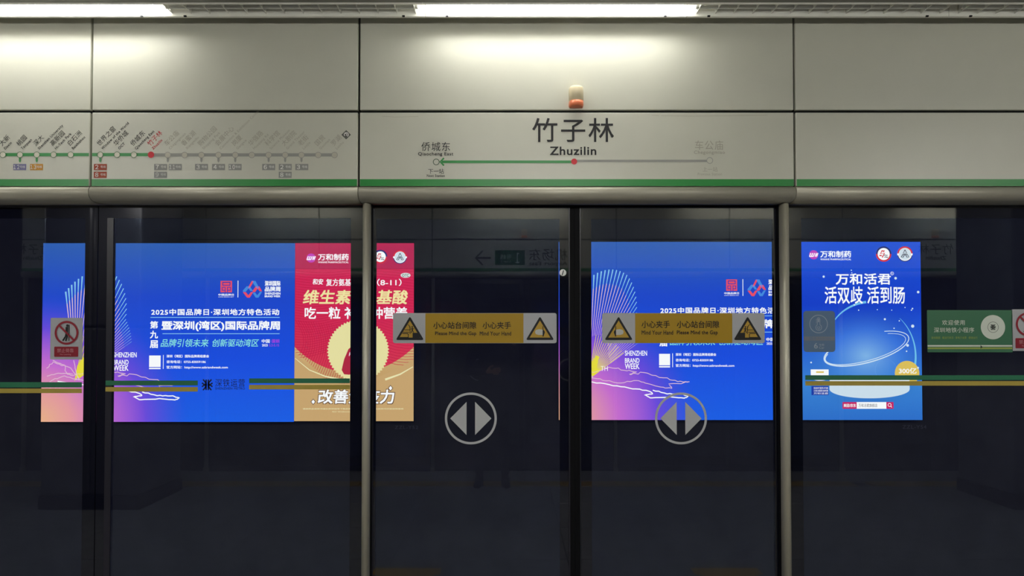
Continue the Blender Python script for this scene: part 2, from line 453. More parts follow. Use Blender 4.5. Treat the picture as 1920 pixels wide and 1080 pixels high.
for a in ((6, '大新', 'Daxin', PA, 'on', False), (38, '桃园', 'Taoyuan', PA, 'on', True), (69.5, '深大', 'Shenzhen University', PA, 'on', True),
          (101, '高新园', 'Hi-Tech Park', PA, 'on', False), (133, '白石洲', 'Baishizhou', PA, 'on', False),
          (188.5, '世界之窗', 'Window of the World', PB, 'on', True), (220, '华侨城', 'OCT', PB, 'on', False), (251.5, '侨城东', 'Qiaocheng East', PB, 'on', False),
          (283.5, '竹子林', 'Zhuzilin', PB, 'here', False), (315, '车公庙', 'Chegongmiao', PB, 'off', True), (346.5, '香蜜湖', 'Xiangmihu', PB, 'off', False),
          (378, '购物公园', 'Shopping Park', PB, 'off', True), (410, '会展中心', 'Convention & Exhibition Center', PB, 'off', True), (441.5, '岗厦', 'Gangxia', PB, 'off', True),
          (472.5, '华强路', 'Huaqiang Rd', PB, 'off', False), (504, '科学馆', 'Science Museum', PB, 'off', True), (535, '大剧院', 'Grand Theater', PB, 'off', True),
          (565.5, '老街', 'Laojie', PB, 'off', True), (597, '国贸', 'Guomao', PB, 'off', False), (627.5, '罗湖', 'Luohu', PB, 'off', False)):
    station(*a)
WHITE = mat('print_white', (238, 238, 232), rough=0.6)
def badge(px, row, num, m, par):
    y0 = 307.5 if row == 0 else 322
    b = rect('line_badge', FF, px - 12, y0, px + 12.3, y0 + 11.6, m, par, 1)
    wn = 6 if len(num) == 1 else 11
    fw = ''.join(chr(0xFF10 + int(c)) for c in num)
    text(FF, fw, (px - 9 if wn == 6 else px - 11, y0 + 1.8, px - 9 + wn if wn == 6 else px, y0 + 9.8), WHITE, par, 3, bold=0.012, spacing=0.7 if len(num) > 1 else 1.0, name='line_number')
    text(FF, '号线', (px + 0.8, y0 + 3.0, px + 10.5, y0 + 8.0), WHITE, par, 3, name='line_number')
    return b
BG = mat('badge_grey', (150, 150, 146), rough=0.6)
for px, row, num, m, par in ((37.5, 0, '12', mat('badge_violet', (118, 116, 156), rough=0.6), PA), (69, 0, '13', mat('badge_amber', (200, 140, 40), rough=0.6), PA),
                             (188.5, 0, '2', mat('badge_rust', (160, 66, 38), rough=0.6), PB), (188.5, 1, '8', mat('badge_rust'), PB),
                             (301.5, 0, '7', BG, PB), (329, 0, '11', BG, PB), (301.5, 1, '9', BG, PB), (378, 0, '3', BG, PB), (410, 0, '4', BG, PB),
                             (441, 0, '10', BG, PB), (504, 0, '6', BG, PB), (535, 0, '2', BG, PB), (535, 1, '8', BG, PB), (566, 0, '3', BG, PB)):
    badge(px, row, num, m, par)
DIA = mat('diamond_grey', (98, 98, 92), rough=0.6)
poly('diamond_emblem', FF, [(640, 252.8), (649, 244), (658, 252.8), (649, 261.5)], DIA, PB, 1)
ring('emblem_swirl', FF, 649.3, 252.6, 3.0, 4.6, WHITE, PB, 2, a0=-220, a1=60, n=24)
strokes('emblem_swirl', FF, [[(647.3, 250.5), (649.5, 250.8), (650.5, 252.5), (649, 254.5)]], 1.3, WHITE, PB, 2)
indicator(1080, 165.5, 203, 'cream and orange indicator lamp on the header above the station name', 'door indicator lamps')

# ------------------------------------------------------------------ posts
def post(px0, px1, label, group='steel door posts'):
    F = Face(-0.06, 700)
    x0, x1 = F.x(px0), F.x(px1)
    zt = ZB - 0.0665
    o = empty('door_post', ((x0 + x1) / 2, -0.03, 0), label, 'post', group)
    n = 10; w = (x1 - x0) / 2; cx = (x0 + x1) / 2
    prof = [(cx - w * math.cos(math.pi * i / n), -0.050 - 0.026 * math.sin(math.pi * i / n)) for i in range(n + 1)] + [(x1, 0.02), (x0, 0.02)]
    prism_z('shaft', prof, 0, zt, METAL, o, smooth=True)
    box('foot', x0 - 0.004, x1 + 0.004, -0.082, 0.02, 0, 0.05, METAL, o, bev=0.002)
    box('side_seal', x0 - 0.004, x0 - 0.0005, -0.03, 0.02, 0, zt, RUBBER, o)
    box('side_seal', x1 + 0.0005, x1 + 0.004, -0.03, 0.02, 0, zt, RUBBER, o)
    return o
post(678.5, 692.5, 'steel post left of the sliding doors, between them and the red poster')
post(1467, 1482, 'steel post right of the sliding doors, left of the temperature sign')

# ------------------------------------------------------------------ glazing
ZTOP = ZB - 0.0665
GF, GB = -0.008, 0.008
ZLEAF = ZTOP - 0.014
def glazing(o, x0, x1, c0, c1, zc0, zc1, z0=0.0, zt=None):
    """pane between clear edges c0..c1 and black borders out to x0..x1"""
    zt = zt or ZTOP
    box('pane', c0, c1, GF, GB, zc0, zc1, GLASS, o)
    box('border', x0, c0, GF, GB, z0, zt, FRIT, o)
    box('border', c1, x1, GF, GB, z0, zt, FRIT, o)
    box('border', c0, c1, GF, GB, zc1, zt, FRIT, o)
    box('border', c0, c1, GF, GB, z0, zc0, FRIT, o)
zc1 = FG.z(409)
def fixed(x0, x1, c0, c1, label, group='fixed glass panels of the screen doors'):
    o = empty('fixed_glass_panel', ((x0 + x1) / 2, 0, 0), label, 'glass panel', group)
    glazing(o, x0, x1, c0, c1, 0.16, zc1, 0.06)
    box('sill', x0, x1, -0.03, 0.02, 0.0, 0.0595, FRAME, o, bev=0.003)
    return o
gx = FG.x
L0 = fixed(gx(-318), gx(181), gx(-300), gx(157.5), 'fixed glass panel at the left edge with a no-leaning sign')
L1 = fixed(gx(182.5), gx(681), gx(211.5), gx(657), 'fixed glass panel in front of the blue brand poster, with operator lettering')
R1 = fixed(gx(1476.2), gx(1978), gx(1504), gx(1962), 'fixed glass panel at right in front of the round-medal blue poster')
box('glazing_bead', gx(199.5), gx(211), GF - 0.004, GF - 0.0005, 0.06, zc1, BEAD, L1)
SG = mat('stripe_green', (48, 122, 88), rough=0.45); SY = mat('stripe_yellow', (188, 166, 76), rough=0.45)
def stripes(o, a, b, dy=0.0):
    rect('green_stripe', FG, a, 704.5 + dy, b, 713.5 + dy, SG, o, 2 if o is not L1 else 8)
    rect('yellow_stripe', FG, a, 714.5 + dy, b, 723.5 + dy, SY, o, 2 if o is not L1 else 8)
def stripes2(o, a, b, g0, g1, y0, y1, lv=2):
    rect('green_stripe', FG, a, g0, b, g1, SG, o, lv); rect('yellow_stripe', FG, a, y0, b, y1, SY, o, lv)
stripes2(L0, -300, 155, 716.5, 726.5, 728.5, 737)
stripes2(L1, 200, 372.5, 713.5, 722.5, 725.5, 734, 8); stripes2(L1, 468, 656.5, 709.5, 718.5, 721.5, 730)
stripes2(R1, 1509, 1962, 703.5, 712.5, 714.5, 723)
NAVY = mat('decal_navy', (16, 26, 66), rough=0.5)
def metro_emblem(F, cx, cy, s, m, par, lvl):
    k = s / 10.0
    L = []
    for sg in (-1, 1):
        L.append([(cx + sg * (1.6 + 5.6 * abs(t) ** 1.7) * k, cy + t * 9 * k) for t in [j / 6 for j in range(-6, 7)]])
        L.append([(cx + sg * 1.9 * k, cy - 9 * k), (cx + sg * 1.9 * k, cy + 9 * k)])
        L.append([(cx + sg * 9 * k, cy - 3.3 * k), (cx + sg * 6.0 * k, cy - 1.0 * k), (cx + sg * 1.9 * k, cy - 0.9 * k)])
        L.append([(cx + sg * 9 * k, cy + 3.3 * k), (cx + sg * 6.0 * k, cy + 1.0 * k), (cx + sg * 1.9 * k, cy + 0.9 * k)])
    return strokes('operator_emblem', F, L, 2.4 * k, m, par, lvl)
metro_emblem(FG, 389.5, 721.5, 11.0, NAVY, L1, 2)
text(FG, '深铁运营', (404.5, 710.5, 460, 725), NAVY, L1, spacing=1.08)
text(FG, 'SHENZHEN METRO', (404.5, 726, 460, 730.5), NAVY, L1, bold=0.008, spacing=1.1)

# sliding doors
GRYD = mat('decal_grey', (196, 197, 200), rough=0.5)
def leaf(a0, a1, c0, c1, label, cx=None):
    x0, x1 = gx(a0), gx(a1)
    o = empty('sliding_door', ((x0 + x1) / 2, 0, 0.012), label, 'door', 'sliding platform screen doors')
    zt = ZLEAF
    glazing(o, x0, x1, gx(c0), gx(c1), 0.17, FG.z(410.5), 0.012, zt)
    cx = cx or (883 if a0 < 900 else 1276)
    cy = 784.5
    # door symbol decal: ring with two outward arrow heads
    ring('door_symbol', FG, cx, cy, 44.3, 48.6, GRYD, o, 2, n=64)
    poly('door_symbol', FG, [(cx - 38.5, cy), (cx - 8, cy - 31), (cx - 8, cy + 31)], GRYD, o, 2)
    poly('door_symbol', FG, [(cx + 38.5, cy), (cx + 8, cy + 31), (cx + 8, cy - 31)], GRYD, o, 2)
    return o
DL = leaf(698.5, 1066, 704.5, 1049.5, 'left sliding glass door with the round key lock')
DR = leaf(1089, 1457, 1109, 1450.5, 'right sliding glass door in front of the blue brand poster')
for par, a, b in ((DL, 1066.2, 1068.4), (DR, 1086.8, 1088.8)):
    box('edge_strip', gx(a), gx(b), GF - 0.010, GB, 0.012, ZLEAF, BEAD if par is DL else FRAME, par)
box('rubber_seal', gx(1068.6), gx(1077.2), GF - 0.006, GB, 0.012, ZLEAF, RUBBER, DL)
box('rubber_seal', gx(1077.6), gx(1086.6), GF - 0.006, GB, 0.012, ZLEAF, RUBBER, DR)
box('edge_strip', gx(699.0), gx(700.4), GF - 0.006, GF - 0.0005, 0.012, ZLEAF, BEAD, DL)
# the screen doors go on beyond both sides of the frame
fixed(gx(1979.5), gx(2468), gx(1995), gx(2452), 'next fixed glass panel beyond the right edge of the picture')
post(-353, -340.5, 'steel post of the next doorway beyond the left edge of the picture')
leaf(-706, -335, -686, -351, 'sliding glass door of the next doorway beyond the left edge', -519)
# key lock on the left leaf
bm = bmesh.new()
bmesh.ops.create_cone(bm, cap_ends=True, segments=24, radius1=6.6 * FG.k, radius2=6.0 * FG.k, depth=0.008)
for v in bm.verts: v.co = Vector((gx(1055.5) + v.co.x, GF - 0.004 - v.co.z, FG.z(511.5) + v.co.y))
lk = bmobj('key_lock', bm, mat('polished_steel', (225, 225, 222), rough=0.3, metal=0.6), DL)
FK = Face(GF - 0.0085, 640)
strokes('key_slot', FK, [[(1054.2, 516), (1056.8, 507)]], 1.6, JOINT, lk, 1)
# door track above the leaves and threshold
tk = empty('door_track', (XC, 0, ZTOP), 'dark door track above the sliding glass doors', 'track')
box('rail', gx(698.5), gx(1457), -0.006, 0.02, ZTOP - 0.013, ZTOP - 0.001, FRAME, tk)
box('lower_lip', gx(698.5), gx(1457), -0.02, -0.0065, ZTOP - 0.012, ZTOP - 0.001, RUBBER, tk)
th = box('threshold', gx(690), gx(1475), -0.06, 0.05, 0.0, 0.011, METAL, None, bev=0.002); tag(th, 'steel threshold under the sliding glass doors', 'threshold')

# ------------------------------------------------------------------ signs stuck on the glass
SIGNW = mat('sign_white', (186, 187, 192), rough=0.4)
SIGNY = mat('sign_yellow', (176, 140, 26), rough=0.45)
TRIY = mat('triangle_yellow', (190, 152, 52), rough=0.5)
def plate(o, F, x0, y0, x1, y1, r, m, name='plate', th=0.003):
    pts = rrect_pts(x0, y0, x1, y1, r)
    n = len(pts); v = [F.at(u, q) for u, q in pts]; v2 = [(a, b - th, c) for a, b, c in v]
    f = [tuple(range(n)), tuple(range(n, 2 * n))[::-1]] + [(i, n + i, n + (i + 1) % n, (i + 1) % n) for i in range(n)]
    bm = bmesh.new(); bv = [bm.verts.new(p) for p in v + v2]
    for q in f: bm.faces.new([bv[i] for i in q])
    return bmobj(name, bm, m, o)
FS = Face(GF - 0.0035, 640)
def tri(cx, y0, y1, hw): return [(cx, y0), (cx + hw, y1), (cx - hw, y1)]
def rtri(cx, y0, y1, hw, r, n=4):
    T = [Vector((cx, y0)), Vector((cx + hw, y1)), Vector((cx - hw, y1))]; P = []
    for i in range(3):
        a, b, c = T[i - 1], T[i], T[(i + 1) % 3]
        p0 = b + (a - b).normalized() * r; p1 = b + (c - b).normalized() * r
        for j in range(n + 1):
            t = j / n; q = p0 * (1 - t) ** 2 + b * 2 * t * (1 - t) + p1 * t * t; P.append((q.x, q.y))
    return P
def gap_picto(cx, o, mir):
    s = lambda u, v: (cx + mir * u, v)
    poly('warning_triangle', FS, rtri(cx, 593, 637.5, 26.5, 4), BLACK, o, 1)
    poly('warning_triangle', FS, tri(cx, 601, 633, 19.5), TRIY, o, 2)
    # train nose, person stepping over the gap, platform
    strokes('pictogram', FS, [[s(-4, 608.5), s(-1.5, 610), s(0.2, 614), s(0.5, 618.5)], [s(-10, 618.5), s(0.8, 618.5)], [s(-13, 623), s(-1, 623)],
                              [s(0.5, 612), s(0.5, 626)]], 1.2, BLACK, o, 3)
    poly('pictogram', FS, [s(-19, 633), s(-2.2, 633), s(-2.2, 626.5), s(-4, 624.5), s(-14, 624.5), s(-14, 626), s(-4.6, 626), s(-3.6, 627), s(-3.6, 632), s(-19, 632)], BLACK, o, 3)
    poly('pictogram', FS, [s(5.2, 633), s(19, 633), s(19, 631.5), s(16, 624), s(5.2, 624)], BLACK, o, 3)
    strokes('pictogram', FS, [{'p': [s(4.5, 615), s(4.8, 619.5)], 'w': 2.2}, {'p': [s(4.8, 619), s(7.2, 623.5)], 'w': 1.4}, {'p': [s(4.6, 619), s(2.2, 624.5)], 'w': 1.4},
                              {'p': [s(4.5, 615.5), s(1.4, 617.5)], 'w': 1.0}, {'p': [s(4.5, 615.5), s(8, 617)], 'w': 1.0}], 1.2, BLACK, o, 3)
    disc('pictogram', FS, cx + mir * 4.4, 613, 1.5, BLACK, o, 3, n=12)
def hand_picto(cx, o, mir):
    s = lambda u, v: (cx + mir * u, v)
    poly('warning_triangle', FS, rtri(cx, 593, 637.5, 26.5, 4), BLACK, o, 1)
    poly('warning_triangle', FS, tri(cx, 601, 633, 19.5), TRIY, o, 2)
    poly('pictogram', FS, [s(-9, 621), s(-7, 618.5), s(-2, 617.3), s(5, 618), s(5, 628), s(-3, 628), s(-7.5, 626.5), s(-9, 624)], mat('pale_grey_print', (200, 200, 196), rough=0.6), o, 3)
    poly('pictogram', FS, [s(4.8, 611.5), s(6.2, 611.5), s(6.4, 618.5), s(8.5, 620.5), s(9.2, 623.5), s(8, 626.5), s(6.6, 631), s(4.8, 631)], BLACK, o, 3)
def warn_sign(x0, x1, flip, label, dy=0):
    o = empty('warning_sign', (FG.x((x0 + x1) / 2), GF, FG.z(644)), label, 'sign', 'mind the gap and hand signs on the doors')
    plate(o, FG, x0, 587, x1, 643.5, 4, SIGNW)
    t = 0 if not flip else 1
    rect('yellow_field', FS, x0 + 60.5 if not flip else x0 + 62, 587.6, x1 - 62 if not flip else x1 - 60.5, 643, SIGNY, o, 1)
    if not flip:
        gap_picto(x0 + 31.5, o, 1); hand_picto(x1 - 31, o, 1)
        text(FS, '小心站台间隙', (812.5, 603.5, 893, 616.5), BLACK, o, 3, bold=0.012); text(FS, '小心夹手', (905, 603.5, 958, 616.5), BLACK, o, 3, bold=0.012)
        text(FS, 'Please Mind the Gap', (816, 621.5, 893, 630.5), BLACK, o, 3, bold=0.014, spacing=1.06); text(FS, 'Mind Your Hand', (899.5, 621.5, 958.5, 629), BLACK, o, 3, bold=0.014, spacing=1.06)
    else:
        hand_picto(x0 + 31, o, -1); gap_picto(x1 - 31.5, o, -1)
        text(FS, '小心夹手', (1203, 601.5, 1256, 615), BLACK, o, 3, bold=0.012); text(FS, '小心站台间隙', (1269, 601.5, 1348.5, 615), BLACK, o, 3, bold=0.012)
        text(FS, 'Mind Your Hand', (1203, 619.5, 1262, 627.5), BLACK, o, 3, bold=0.014, spacing=1.06); text(FS, 'Please Mind the Gap', (1269, 619.5, 1345.5, 629), BLACK, o, 3, bold=0.014, spacing=1.06)
    return o
warn_sign(737, 1043.5, False, 'yellow and white warning sign on the left door with gap triangle at its left end')
warn_sign(1129, 1433.5, True, 'yellow and white warning sign on the right door with hand triangle at its left end')

MAROON = mat('sign_maroon', (150, 22, 44), rough=0.5)
PINKP = mat('print_pink', (216, 150, 156), rough=0.6)
def no_lean(x0, y0, sc, label):
    X = lambda u: x0 + u * sc
    Yv = lambda v: y0 + v * sc
    o = empty('no_leaning_sign', (FG.x(X(30)), GF, FG.z(Yv(78))), label, 'sign', 'no-leaning signs on the glass')
    plate(o, FG, X(0), Yv(0), X(60), Yv(78), 2, SIGNW)
    ring('prohibition_ring', FS, X(30), Yv(28), 18.5 * sc, 22.3 * sc, MAROON, o, 3, n=48)
    strokes('pictogram', FS, [{'p': [(X(30.5), Yv(17)), (X(30), Yv(28))], 'w': 5 * sc}, {'p': [(X(30), Yv(27)), (X(28), Yv(35)), (X(23), Yv(43))], 'w': 3 * sc},
                              {'p': [(X(31), Yv(27)), (X(31), Yv(36)), (X(28.5), Yv(43.5))], 'w': 3 * sc}, {'p': [(X(34.6), Yv(13)), (X(34.6), Yv(43))], 'w': 1.6 * sc}], 3, BLACK, o, 2)
    disc('pictogram', FS, X(31.2), Yv(14.5), 2.4 * sc, BLACK, o, 2, n=16)
    strokes('prohibition_bar', FS, [[(X(15.5), Yv(13.5)), (X(44.5), Yv(42.5))]], 3.4 * sc, MAROON, o, 4)
    plate(o, FS, X(7), Yv(54), X(52), Yv(73), 1.5, MAROON, 'caption_field', th=0.0006)
    text(FS, '禁止倚靠', (X(13), Yv(57.5), X(44), Yv(65)), PINKP, o, 4)
    text(FS, 'No Leaning', (X(18.5), Yv(67), X(39), Yv(70.5)), PINKP, o, 4)
    return o
no_lean(95, 596, 1.0, 'white no-leaning sign with red ring over the pink end of the blue poster')
no_lean(1897, 580, 1.0, 'white no-leaning sign with red ring at the right edge beside the green notice')

# thermometer / car number sign
o = empty('temperature_sign', (FG.x(1535), GF, FG.z(660)), 'slate blue temperature and car 6 sign at the edge of the right panel', 'sign')
SLATE = mat('sign_slate', (98, 126, 160), rough=0.4)
SLW = mat('sign_slate_print', (176, 186, 200), rough=0.6)
plate(o, FG, 1506.5, 583, 1565.5, 660, 6, SLATE)
rect('grey_band', FS, 1507, 631, 1565, 638.5, mat('sign_band', (128, 134, 146), rough=0.5), o, 1)
ring('thermometer_ring', FS, 1535, 607.5, 16.0, 17.2, SLW, o, 1, n=48)
strokes('thermometer', FS, [[(1532.6, 609), (1532.6, 597.5), (1533.6, 596), (1535.2, 595.6), (1536.6, 596.2), (1537.6, 598), (1537.6, 609)]], 0.9, SLW, o, 1)
rect('thermometer', FS, 1534, 597.5, 1536.2, 604, SLW, o, 1)
ring('thermometer', FS, 1535.2, 614, 5.0, 5.9, SLW, o, 1, n=28, a0=-62, a1=242)
strokes('thermometer', FS, [[(1535.2, 617.5), (1532.6, 614.5), (1533.2, 612.4), (1535.2, 613.2), (1537.2, 612.4), (1537.8, 614.5), (1535.2, 617.5)], [(1530, 599), (1531.6, 599)], [(1530, 602), (1531.6, 602)], [(1530, 605), (1531.6, 605)]], 0.8, SLW, o, 1)
text(FS, '弱冷', (1517.5, 632, 1530.5, 637.5), SLATE, o, 3); text(FS, 'Moderate Cooling', (1533, 633.5, 1557, 637), SLATE, o, 3)
text(FS, '6', (1526, 643, 1533, 653.5), SLW, o, 2, bold=0.005); text(FS, '车厢', (1535.5, 644.5, 1545, 648.5), SLW, o, 2); text(FS, 'Car', (1535.5, 649.5, 1545.5, 654), SLW, o, 2)

# green notice
o = empty('green_notice', (FG.x(1818), GF, FG.z(661)), 'green notice with white round code badge on the right glass panel', 'sign')
NG = mat('notice_green', (64, 120, 88), rough=0.45); NW = mat('notice_white', (225, 232, 220), rough=0.6); NY = mat('notice_lime', (164, 180, 84), rough=0.5)
plate(o, FG, 1738.5, 581.5, 1898, 660.5, 1, NG)
text(FS, '欢迎使用', (1766.5, 600, 1809, 609.5), NW, o, 2, spacing=1.1, bold=0.006)
text(FS, '深圳地铁小程序', (1751, 614, 1826.5, 623.5), NW, o, 2, spacing=1.05, bold=0.006)
text(FS, '查线路图 · 看运行状况 · 享电子发票 · 便捷出行', (1746, 631, 1832.5, 635.5), NY, o, 2)
disc('code_badge', FS, 1862, 613.5, 22.8, NW, o, 1, n=48)
ring('code_badge', FS, 1862, 613.5, 9.6, 10.2, mat('notice_dark', (40, 60, 50), rough=0.6), o, 2, n=40)
metro_emblem(FS, 1862, 613.5, 5.6, mat('notice_dark'), o, 2)
rect('white_line', FS, 1739, 647, 1898, 650, NW, o, 1); rect('lime_line', FS, 1739, 651.5, 1898, 654.5, NY, o, 1)
poly('line_arrow', FS, [(1838, 647.2), (1842.5, 650.7), (1838, 653.8)], mat('notice_dark'), o, 2)

# ------------------------------------------------------------------ advertising light boxes on the trackside wall
def ad_mat(name, build):
    m = bpy.data.materials.new(name); m.use_nodes = True
    nt = m.node_tree; N = nt.nodes; L = nt.links
    b = N['Principled BSDF']; b.inputs['Base Color'].default_value = (0.02, 0.02, 0.02, 1); b.inputs['Roughness'].default_value = 0.6
    b.inputs['Specular IOR Level'].default_value = 0.1
    tc = N.new('ShaderNodeTexCoord'); sp = N.new('ShaderNodeSeparateXYZ'); L.new(tc.outputs['Generated'], sp.inputs[0])
    col = build(nt, sp.outputs['X'], sp.outputs['Z'])
    L.new(col, b.inputs['Emission Color']); b.inputs['Emission Strength'].default_value = 1.0
    return m
def math_(nt, op, a, b=None):
    n = nt.nodes.new('ShaderNodeMath'); n.operation = op
    for i, v in enumerate((a, b)):
        if v is None: continue
        if isinstance(v, (int, float)): n.inputs[i].default_value = v
        else: nt.links.new(v, n.inputs[i])
    return n.outputs[0]
def ramp(nt, fac, stops, interp='LINEAR'):
    n = nt.nodes.new('ShaderNodeValToRGB'); cr = n.color_ramp; cr.interpolation = interp
    while len(cr.elements) < len(stops): cr.elements.new(0.5)
    for e, (p, c) in zip(cr.elements, stops): e.position = p; e.color = (*lin(c), 1)
    nt.links.new(fac, n.inputs[0]); return n.outputs[0]
def mixc(nt, fac, a, b):
    n = nt.nodes.new('ShaderNodeMix'); n.data_type = 'RGBA'; n.clamp_factor = True
    nt.links.new(fac, n.inputs[0]) if not isinstance(fac, float) else setattr(n.inputs[0], 'default_value', fac)
    for i, v in ((6, a), (7, b)):
        if isinstance(v, tuple): n.inputs[i].default_value = (*lin(v), 1)
        else: nt.links.new(v, n.inputs[i])
    return n.outputs[2]
def dist(nt, x, z, cx, cz, rx, rz):
    a = math_(nt, 'MULTIPLY', math_(nt, 'SUBTRACT', x, cx), 1 / rx); b = math_(nt, 'MULTIPLY', math_(nt, 'SUBTRACT', z, cz), 1 / rz)
    return math_(nt, 'SQRT', math_(nt, 'ADD', math_(nt, 'POWER', math_(nt, 'ABSOLUTE', a), 2.0), math_(nt, 'POWER', math_(nt, 'ABSOLUTE', b), 2.0)))
def blue_brand(nt, x, z):
    base = ramp(nt, z, [(0, (24, 100, 242)), (0.35, (24, 82, 236)), (0.7, (30, 76, 214)), (1.0, (48, 100, 186))])
    d = dist(nt, x, z, -0.03, 0.0, 0.62, 0.72)
    pk = ramp(nt, d, [(0, (255, 196, 140)), (0.25, (248, 164, 170)), (0.45, (214, 116, 220)), (0.72, (116, 78, 232)), (1.0, (36, 80, 228))])
    f = ramp(nt, d, [(0, (255, 255, 255)), (0.7, (255, 255, 255)), (1.0, (0, 0, 0))])
    return mixc(nt, math_(nt, 'MULTIPLY', f, 1.0), base, pk)
def red_vitamin(nt, x, z):
    base = ramp(nt, z, [(0, (232, 70, 80)), (0.55, (226, 44, 86)), (0.8, (226, 40, 90)), (1.0, (214, 62, 104))])
    d = dist(nt, x, z, 0.5, 0.84, 0.75, 0.57)          # gold ground outside a large ellipse at the foot
    gold = ramp(nt, z, [(0, (226, 190, 140)), (0.2, (206, 164, 104)), (0.4, (226, 188, 128))])
    f = math_(nt, 'MULTIPLY', math_(nt, 'GREATER_THAN', d, 1.0), math_(nt, 'LESS_THAN', z, 0.6))
    return mixc(nt, f, base, gold)
def blue_pharma(nt, x, z):
    base = ramp(nt, z, [(0, (46, 118, 214)), (0.2, (60, 140, 226)), (0.42, (40, 104, 232)), (0.65, (20, 66, 212)), (1.0, (30, 88, 226))])
    d = dist(nt, x, z, 0.55, 0.36, 0.55, 0.30)
    gl = ramp(nt, d, [(0, (150, 205, 250)), (0.5, (96, 164, 242)), (1.0, (0, 0, 0))])
    f = ramp(nt, d, [(0, (235, 235, 235)), (0.5, (150, 150, 150)), (1.0, (0, 0, 0))])
    return mixc(nt, math_(nt, 'MULTIPLY', f, 1.0), base, gl)
EW = mat('lit_white', (255, 255, 255), emit=1.15)
EPW = mat('lit_pale_blue', (150, 215, 255), emit=1.0)
EPK = mat('lit_pale_pink', (246, 206, 226), emit=1.0)
ECY = mat('lit_cyan', (150, 246, 236), emit=1.0)
ERED = mat('lit_coral', (250, 84, 108), emit=1.0)
ELB = mat('lit_sky', (74, 148, 236), emit=1.0)
EMG = mat('lit_magenta', (206, 60, 196), emit=1.0)
EPU = mat('lit_purple', (186, 70, 236), emit=1.0)
EYE = mat('lit_yellow', (250, 236, 60), emit=1.0)
ELY = mat('lit_lemon', (254, 246, 190), emit=1.0)
EGR = mat('lit_dark', (30, 30, 60), emit=1.0)
EDR = mat('lit_deep_red', (188, 40, 64), emit=1.0)
ECR = mat('lit_crimson', (206, 24, 70), emit=1.0)
EGO = mat('lit_gold', (242, 206, 96), emit=1.0)
EBN = mat('lit_brown', (110, 76, 50), emit=1.0)
BOXM = mat('lightbox_housing', (34, 35, 40), rough=0.5, metal=0.3)

